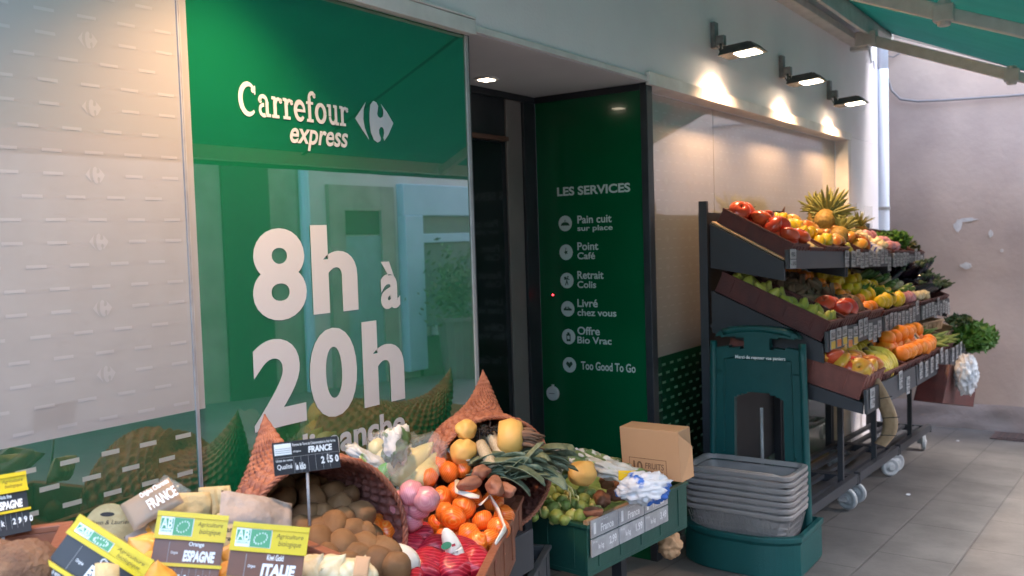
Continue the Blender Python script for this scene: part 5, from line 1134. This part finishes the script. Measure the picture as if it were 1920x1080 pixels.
def leafheap(c,r,n,mat,name,label,cat,size=.03,kind=None,seed=1):
    rq=random.Random(seed); b=MB()
    for i in range(n):
        d=V((rq.gauss(0,1),rq.gauss(0,1),rq.gauss(0,1))).normalized()*rq.uniform(.35,1)**.5; p=V(c)+V((d.x*r[0],d.y*r[1],d.z*r[2])); a=V((rq.uniform(-1,1),rq.uniform(-1,1),rq.uniform(-.6,1))).normalized(); e=a.cross(V((rq.uniform(-1,1),rq.uniform(-1,1),.4))).normalized(); s=size*rq.uniform(.5,1.2)
        nrm=a.cross(e)*s*.25
        b.add([p-a*s,p-e*s*.45+nrm,p-a*s*.1-nrm*.3,p+e*s*.45+nrm,p+a*s],[(0,1,2),(0,2,3),(1,4,2),(2,4,3)])
    o=tag(b.build(name,mat,smooth=True,recalc=False),label,cat); return o
leafheap(T(1,6.75,.6,.08),(.16,.12,.07),500,m_leaf,'lettuce','loose green salad heads on the farthest top shelf','lettuce',.035,seed=2)
tcrate(1,6.25,6.58,'brown crate of radishes on the farthest top shelf',h=.07); fill(1,6.26,6.57,ONP,'radish_bunch','dusky pink bulb in the farthest top crate','bulb','bulbs on the farthest top shelf',.075,.07,.3,.95,rot=up)
tcrate(1,6.6,6.95,'brown crate under the loose salad heads',h=.07); tcrate(1,6.97,7.26,'last brown crate of the top shelf by the pink wall',h=.07)
leafheap(T(1,7.1,.7,.05),(.12,.10,.05),260,M('dark_herb',(.03,.05,.012),.5,(.10,.10,.05),20),'herbs','dark herbs in the last crate of the top shelf','herbs',.03,seed=4)
# clear plastic hoods standing behind
for i,(x,l) in enumerate(((6.5,'clear plastic hood at the back of the farthest rack'),(6.95,'clear plastic hood nearest the pink wall'))):
    b=MB(); p=T(1,x,.0,.0); b.box((x-.12,p.y-.05,p.z+.0),(x+.12,p.y-.046,p.z+.22)); tag(b.build('clear_hood',M('hood_clear',(.8,.8,.8),.1,alpha=.14),bevel=.001),l,'plastic hood')
# middle shelf
tcrate(2,4.085,4.30,'brown crate of green pears at the near end of the middle shelf',h=.10)
fill(2,4.10,4.29,PEAR,'pear','yellow-green pear in the middle shelf crate','pear','pears on the middle shelf',.062,.085,.06,.95,rot=up,sc=.85)
tcrate(2,4.32,4.55,'brown crate with red apples at its front end',h=.11)
fill(2,4.33,4.54,APP,'apple','red apple at the front of the middle shelf','apple','red apples on the middle shelf',.074,.115,.68,.95,rot=up,sc=1.08)
m_root=M('brown_roots',(.10,.055,.03),.8,(.20,.12,.07),20,.5,50,rnd=.4)
ROO=[fruitmesh('mushroom_root',lambda mb,s=s: mb.ell((0,0,0),(.05,.022,.020),0,16,12,.4,2,seed=s+9),[m_root]) for s in range(2)]
fill(2,4.33,4.54,ROO,'root','brown knobbly root behind the red apples','root','brown roots on the middle shelf',.05,.105,.05,.68)
tcrate(2,4.57,4.82,'brown crate of knobbly roots on the middle shelf',h=.11); fill(2,4.58,4.81,ROO,'root','brown knobbly root in the middle shelf crate','root','brown roots on the middle shelf',.055,.085,.05,.95)
fill(2,4.60,4.80,ROO,'root','brown knobbly root in the middle shelf crate','root','brown roots on the middle shelf',.07,.12,.05,.95)
tcrate(2,4.84,5.12,'brown crate of mandarins on the middle shelf',h=.10); fill(2,4.86,5.11,MAND,'mandarin','orange mandarin on the middle shelf','mandarin','mandarins on the middle shelf',.066,.10,.05,.95,rot=up)
tcrate(2,5.17,5.50,'brown crate of yellow lemons with leaves',h=.08); tcrate(2,5.52,5.83,'second brown crate of yellow fruit, beside the lemons',h=.08)
fill(2,5.18,5.82,LEM,'lemon','yellow lemon on the middle shelf','lemon','lemons on the middle shelf',.076,.10,.03,.95,rot=up,sc=1.1,keep=lambda x,s:not(5.42<x<5.55 and s>.3))
leafheap(T(2,5.48,.65,.10),(.05,.14,.03),120,m_leaf,'lemon_leaves','green leaves between the two heaps of lemons','leaves',.035,seed=7)
tcrate(2,5.87,6.15,'brown crate of courgettes on the middle shelf',h=.08)
COU=[fruitmesh('courgette',lambda mb:mb.tube([(0,0,-.1),(0,0,-.09),(0.004,0,0),(0,0,.07),(0,0,.1)],[.010,.02,.021,.017,.009],12,0),[M('courgette_skin',(.035,.09,.015),.35,(.09,.17,.04),30,stretch=(5,5,1))])]
fill(2,5.88,6.14,COU,'courgette','dark green courgette on the middle shelf','courgette','courgettes on the middle shelf',.065,.09,.3,.8,rot=lambda:(PI/2-.5+R.uniform(-.2,.2),0,R.uniform(-.3,.3)))
fill(2,5.88,6.14,ONP,'turnip','pale pinkish turnip at the front of the middle shelf','turnip','turnips on the middle shelf',.075,.09,.78,.97,sc=1.1)
put(COU[0],'cucumber',T(2,5.25,.08,.14),'pale wrapped cucumber lying at the back of the middle shelf','cucumber',rot=(0,1.2,.2),sc=1.5).data=fruitmesh('wrapped_cucumber',lambda mb:mb.tube([(0,0,-.11),(0,0,-.10),(0,0,.08),(0,0,.1)],[.012,.022,.022,.01],12,0),[m_plw])
tcrate(2,6.19,6.55,'brown crate of white turnips on the farthest middle shelf',h=.08); fill(2,6.2,6.54,GAR,'turnip','white turnip on the farthest middle shelf','turnip','white turnips on the middle shelf',.08,.09,.1,.95,rot=up,sc=1.3)
tcrate(2,6.58,7.25,'wide brown crate under the heap of aubergines',h=.08)
fill(2,6.55,7.25,AUB,'aubergine','glossy black aubergine heaped on the farthest rack','aubergine','aubergines on the farthest rack',.10,.12,.0,.95,layers=1,rot=lambda:(PI/2-.4+R.uniform(-.4,.4),0,R.uniform(-.6,.6)))
fill(2,6.6,7.2,AUB,'aubergine','glossy black aubergine heaped on the farthest rack','aubergine','aubergines on the farthest rack',.11,.20,.0,.7,rot=lambda:(PI/2-.4+R.uniform(-.4,.4),0,R.uniform(-.6,.6)))
# bottom shelf
tcrate(3,4.085,4.44,'reddish brown crate of mixed apples at the near end of the bottom shelf',mat=M('ribbed_red_brown',(.20,.06,.045),.55,(.15,.045,.035),20),h=.115)
fill(3,4.10,4.43,APP2,'apple','yellow and red apple in the bottom shelf crate','apple','mixed apples on the bottom shelf',.074,.125,.60,.97,rot=up,sc=1.1)
fill(3,4.10,4.43,GAP,'apple','yellow-green apple in the bottom shelf crate','apple','green apples on the bottom shelf',.074,.135,.02,.60,rot=up,sc=1.1)
fill(3,4.10,4.22,APP,'apple','red apple in the bottom shelf crate by the basket stand','apple','red apples on the bottom shelf',.08,.135,.5,.9,rot=up,sc=1.1)
fill(3,4.28,4.43,AVO,'avocado','dark avocado behind the apples','avocado','avocados on the bottom shelf',.075,.15,.1,.5,rot=up)
tcrate(3,4.47,4.98,'brown crate of bananas on the bottom shelf',h=.08)
for i,(x,s,r_) in enumerate(((4.58,.30,.2),(4.70,.52,.1),(4.82,.34,-.1),(4.66,.78,.1),(4.84,.75,.0),(4.93,.55,-.2),(4.56,.60,.3))):
    put(BAN[0],'banana_bunch',T(3,x,s,.13),'bunch of yellow bananas on the bottom shelf','bananas','banana bunches on the bottom shelf',rot=(R.uniform(-.2,.2),.35,-PI/2-.3+r_),sc=1.15)
tcrate(3,5.0,5.45,'brown crate of oranges beside the bananas',h=.08); tcrate(3,5.47,5.92,'brown crate of oranges under the slate price sign',h=.08)
fill(3,5.01,5.91,ORG,'orange','bright orange on the bottom shelf','orange','oranges on the bottom shelf',.088,.11,.02,.97,rot=up,sc=1.14)
fill(3,5.05,5.88,ORG,'orange','bright orange on the bottom shelf','orange','oranges on the bottom shelf',.12,.165,.2,.85,rot=up,sc=1.12)
tcrate(3,5.95,6.45,'brown crate of green beans on the bottom shelf',h=.08)
BEA=[fruitmesh('green_bean',lambda mb:mb.tube([(0,0,-.07),(.006,0,-.03),(.008,0,.02),(0,0,.07)],[.003,.012,.012,.002],8,0),[M('bean_skin',(.16,.22,.04),.5,(.24,.28,.07),20,rnd=.6)])]
fill(3,5.96,6.44,BEA,'green_pepper','long green pepper on the bottom shelf','pepper','green peppers on the bottom shelf',.062,.09,.1,.97,rot=lambda:(PI/2-.3+R.uniform(-.3,.3),0,R.uniform(-.8,.8)),sc=1.1)
# slate sign over the oranges
c1,c2,c3=D(1676,634,5.15),D(1716,627,5.22),D(1686,657,5.1)
t=thing('slate_sign','small tilted slate price sign with chalk writing over the oranges','price sign',c3); m=frame(c1,c2-c1,c1-c3); Ws=(c2-c1).length; Hs=(c3-c1).length
b=MB(); b.M=m; b.box((0,-Hs,-.008),(Ws,0,0),0); b.build('slate',M('slate_grey',(.10,.12,.15),.6),t,bevel=.001)
b=MB(); b.M=m
for x0,y0,x1,y1 in((-.008,-.001,Ws+.008,.008),(-.008,-Hs-.008,Ws+.008,-Hs+.001),(-.008,-Hs+.001,.001,-.001),(Ws-.001,-Hs+.001,Ws+.008,-.001)): b.box((x0,y0,-.01),(x1,y1,.004))
b.build('wood_frame',m_wood,t)
b=MB(); b.M=m; b.text('ORANGES',.01,-Hs*.38,Ws-.01,-Hs*.15,.001,0,.02); b.text('France',.02,-Hs*.62,Ws*.7,-Hs*.45,.001,0,.02); b.text('2,50 kg',.02,-Hs*.9,Ws-.02,-Hs*.7,.001,0,.02); b.build('lettering',m_chalk,t,recalc=False)
# light wooden crates and greens at the far end
t=crate('wooden_crate','light wooden crate of greens at the far end of the bottom shelf','crate',T(3,6.5,.85,.005),V((1,0,-.03)),T(3,6.5,.1)-T(3,6.5,.85),.62,.42,.10,m_wood,.008)
t=crate('wooden_crate','light wooden crate held behind the bunch of parsley','crate',T(2,6.62,1.0,-.17)+V((0,-.01,0)),V((1,-.1,-.03)),V((.1,1,.15)),.50,.2,.07,m_wood,.008)
leafheap(V((6.95,-.83,.83)),(.24,.14,.10),1500,m_leaf,'parsley_bunch','big bunch of parsley spilling over the end of the farthest rack','parsley',.035,seed=9)
leafheap(V((6.85,-.75,.955)),(.22,.08,.03),200,M('dark_green_herb',(.02,.05,.012),.5),'herb_sprigs','dark herb sprigs on the wooden crate above the parsley','herbs',.03,seed=10)
# brown bag with white plastic
xw=6.85; yb=-.90
t=thing('hanging_box','brown box hanging at the end of the rack, stuffed with a white bag','box',(xw,yb,.42)); b=MB()
P0=[onY(1713+x,y,-.86) for x,y in((70,684),(122,695),(112,763),(55,756))]
b.add([p for p in P0]+[p+V((.02,.16,0)) for p in P0],[(0,1,2,3),(7,6,5,4),(0,4,5,1),(1,5,6,2),(2,6,7,3),(3,7,4,0)]); b.build('body',m_crbr,t,bevel=.004)
b=MB(); p=onY(1812,702,-.93); b.ell(p,(.085,.06,.12),0,56,40,.28,5.5,seed=5); tag(b.build('white_plastic_bag',m_plw,smooth=True),'crumpled white plastic bag bulging from the hanging brown box','bag')
b=MB(); p=T(3,6.9,.95,.02); b.bar(onY(1790,700,-.78),onY(1790,660,-.70),.01,.01); b.build('hook',m_rack,t)
# bent wooden crate side with wires
t=thing('bent_wood_strip','bent strip of pale wood with wires hanging over the corner of the rack','wood strip',D(1650,800,4.6))
LE=[D(1616,716,4.20),D(1640,750,4.16),D(1655,785,4.13),D(1653,812,4.13),D(1640,831,4.16)]
RE=[D(1648,709,4.12),D(1668,745,4.08),D(1682,783,4.05),D(1680,812,4.05),D(1660,838,4.08)]
def cr(P,u):
    k=u*(len(P)-1); i=min(int(k),len(P)-2); f=k-i
    p0,p1,p2,p3=P[max(i-1,0)],P[i],P[i+1],P[min(i+2,len(P)-1)]
    return .5*((2*p1)+(p2-p0)*f+(2*p0-5*p1+4*p2-p3)*f*f+(3*p1-p0-3*p2+p3)*f**3)
b=MB(); b.grid(lambda u,v:cr(LE,u).lerp(cr(RE,u),v),30,4); b.build('strip',m_wood,t,smooth=True,solid=.004)
for u in(.25,.5,.8):
    b=MB(); b.tube([cr(LE,u).lerp(cr(RE,u),s_)+V((-.005,-.005,.004)) for s_ in(-.05,.5,1.1)],.002,5); b.build('wire',m_black,t)
# small litter on the paving
for i,(a,b_,l) in enumerate(((1796,817,'white scrap of paper on the paving before the pink wall'),(1703,924,'small pale scrap on the paving in front of the racks'))):
    p=onZ(a,b_,gz(7 if i==0 else 5.4)+.004); b=MB(); b.ell((p.x,p.y,gz(p.x)+.006),(.02,.012,.004),0,10,6,.4,3,seed=i); tag(b.build('paper_scrap',m_plw),l,'litter')
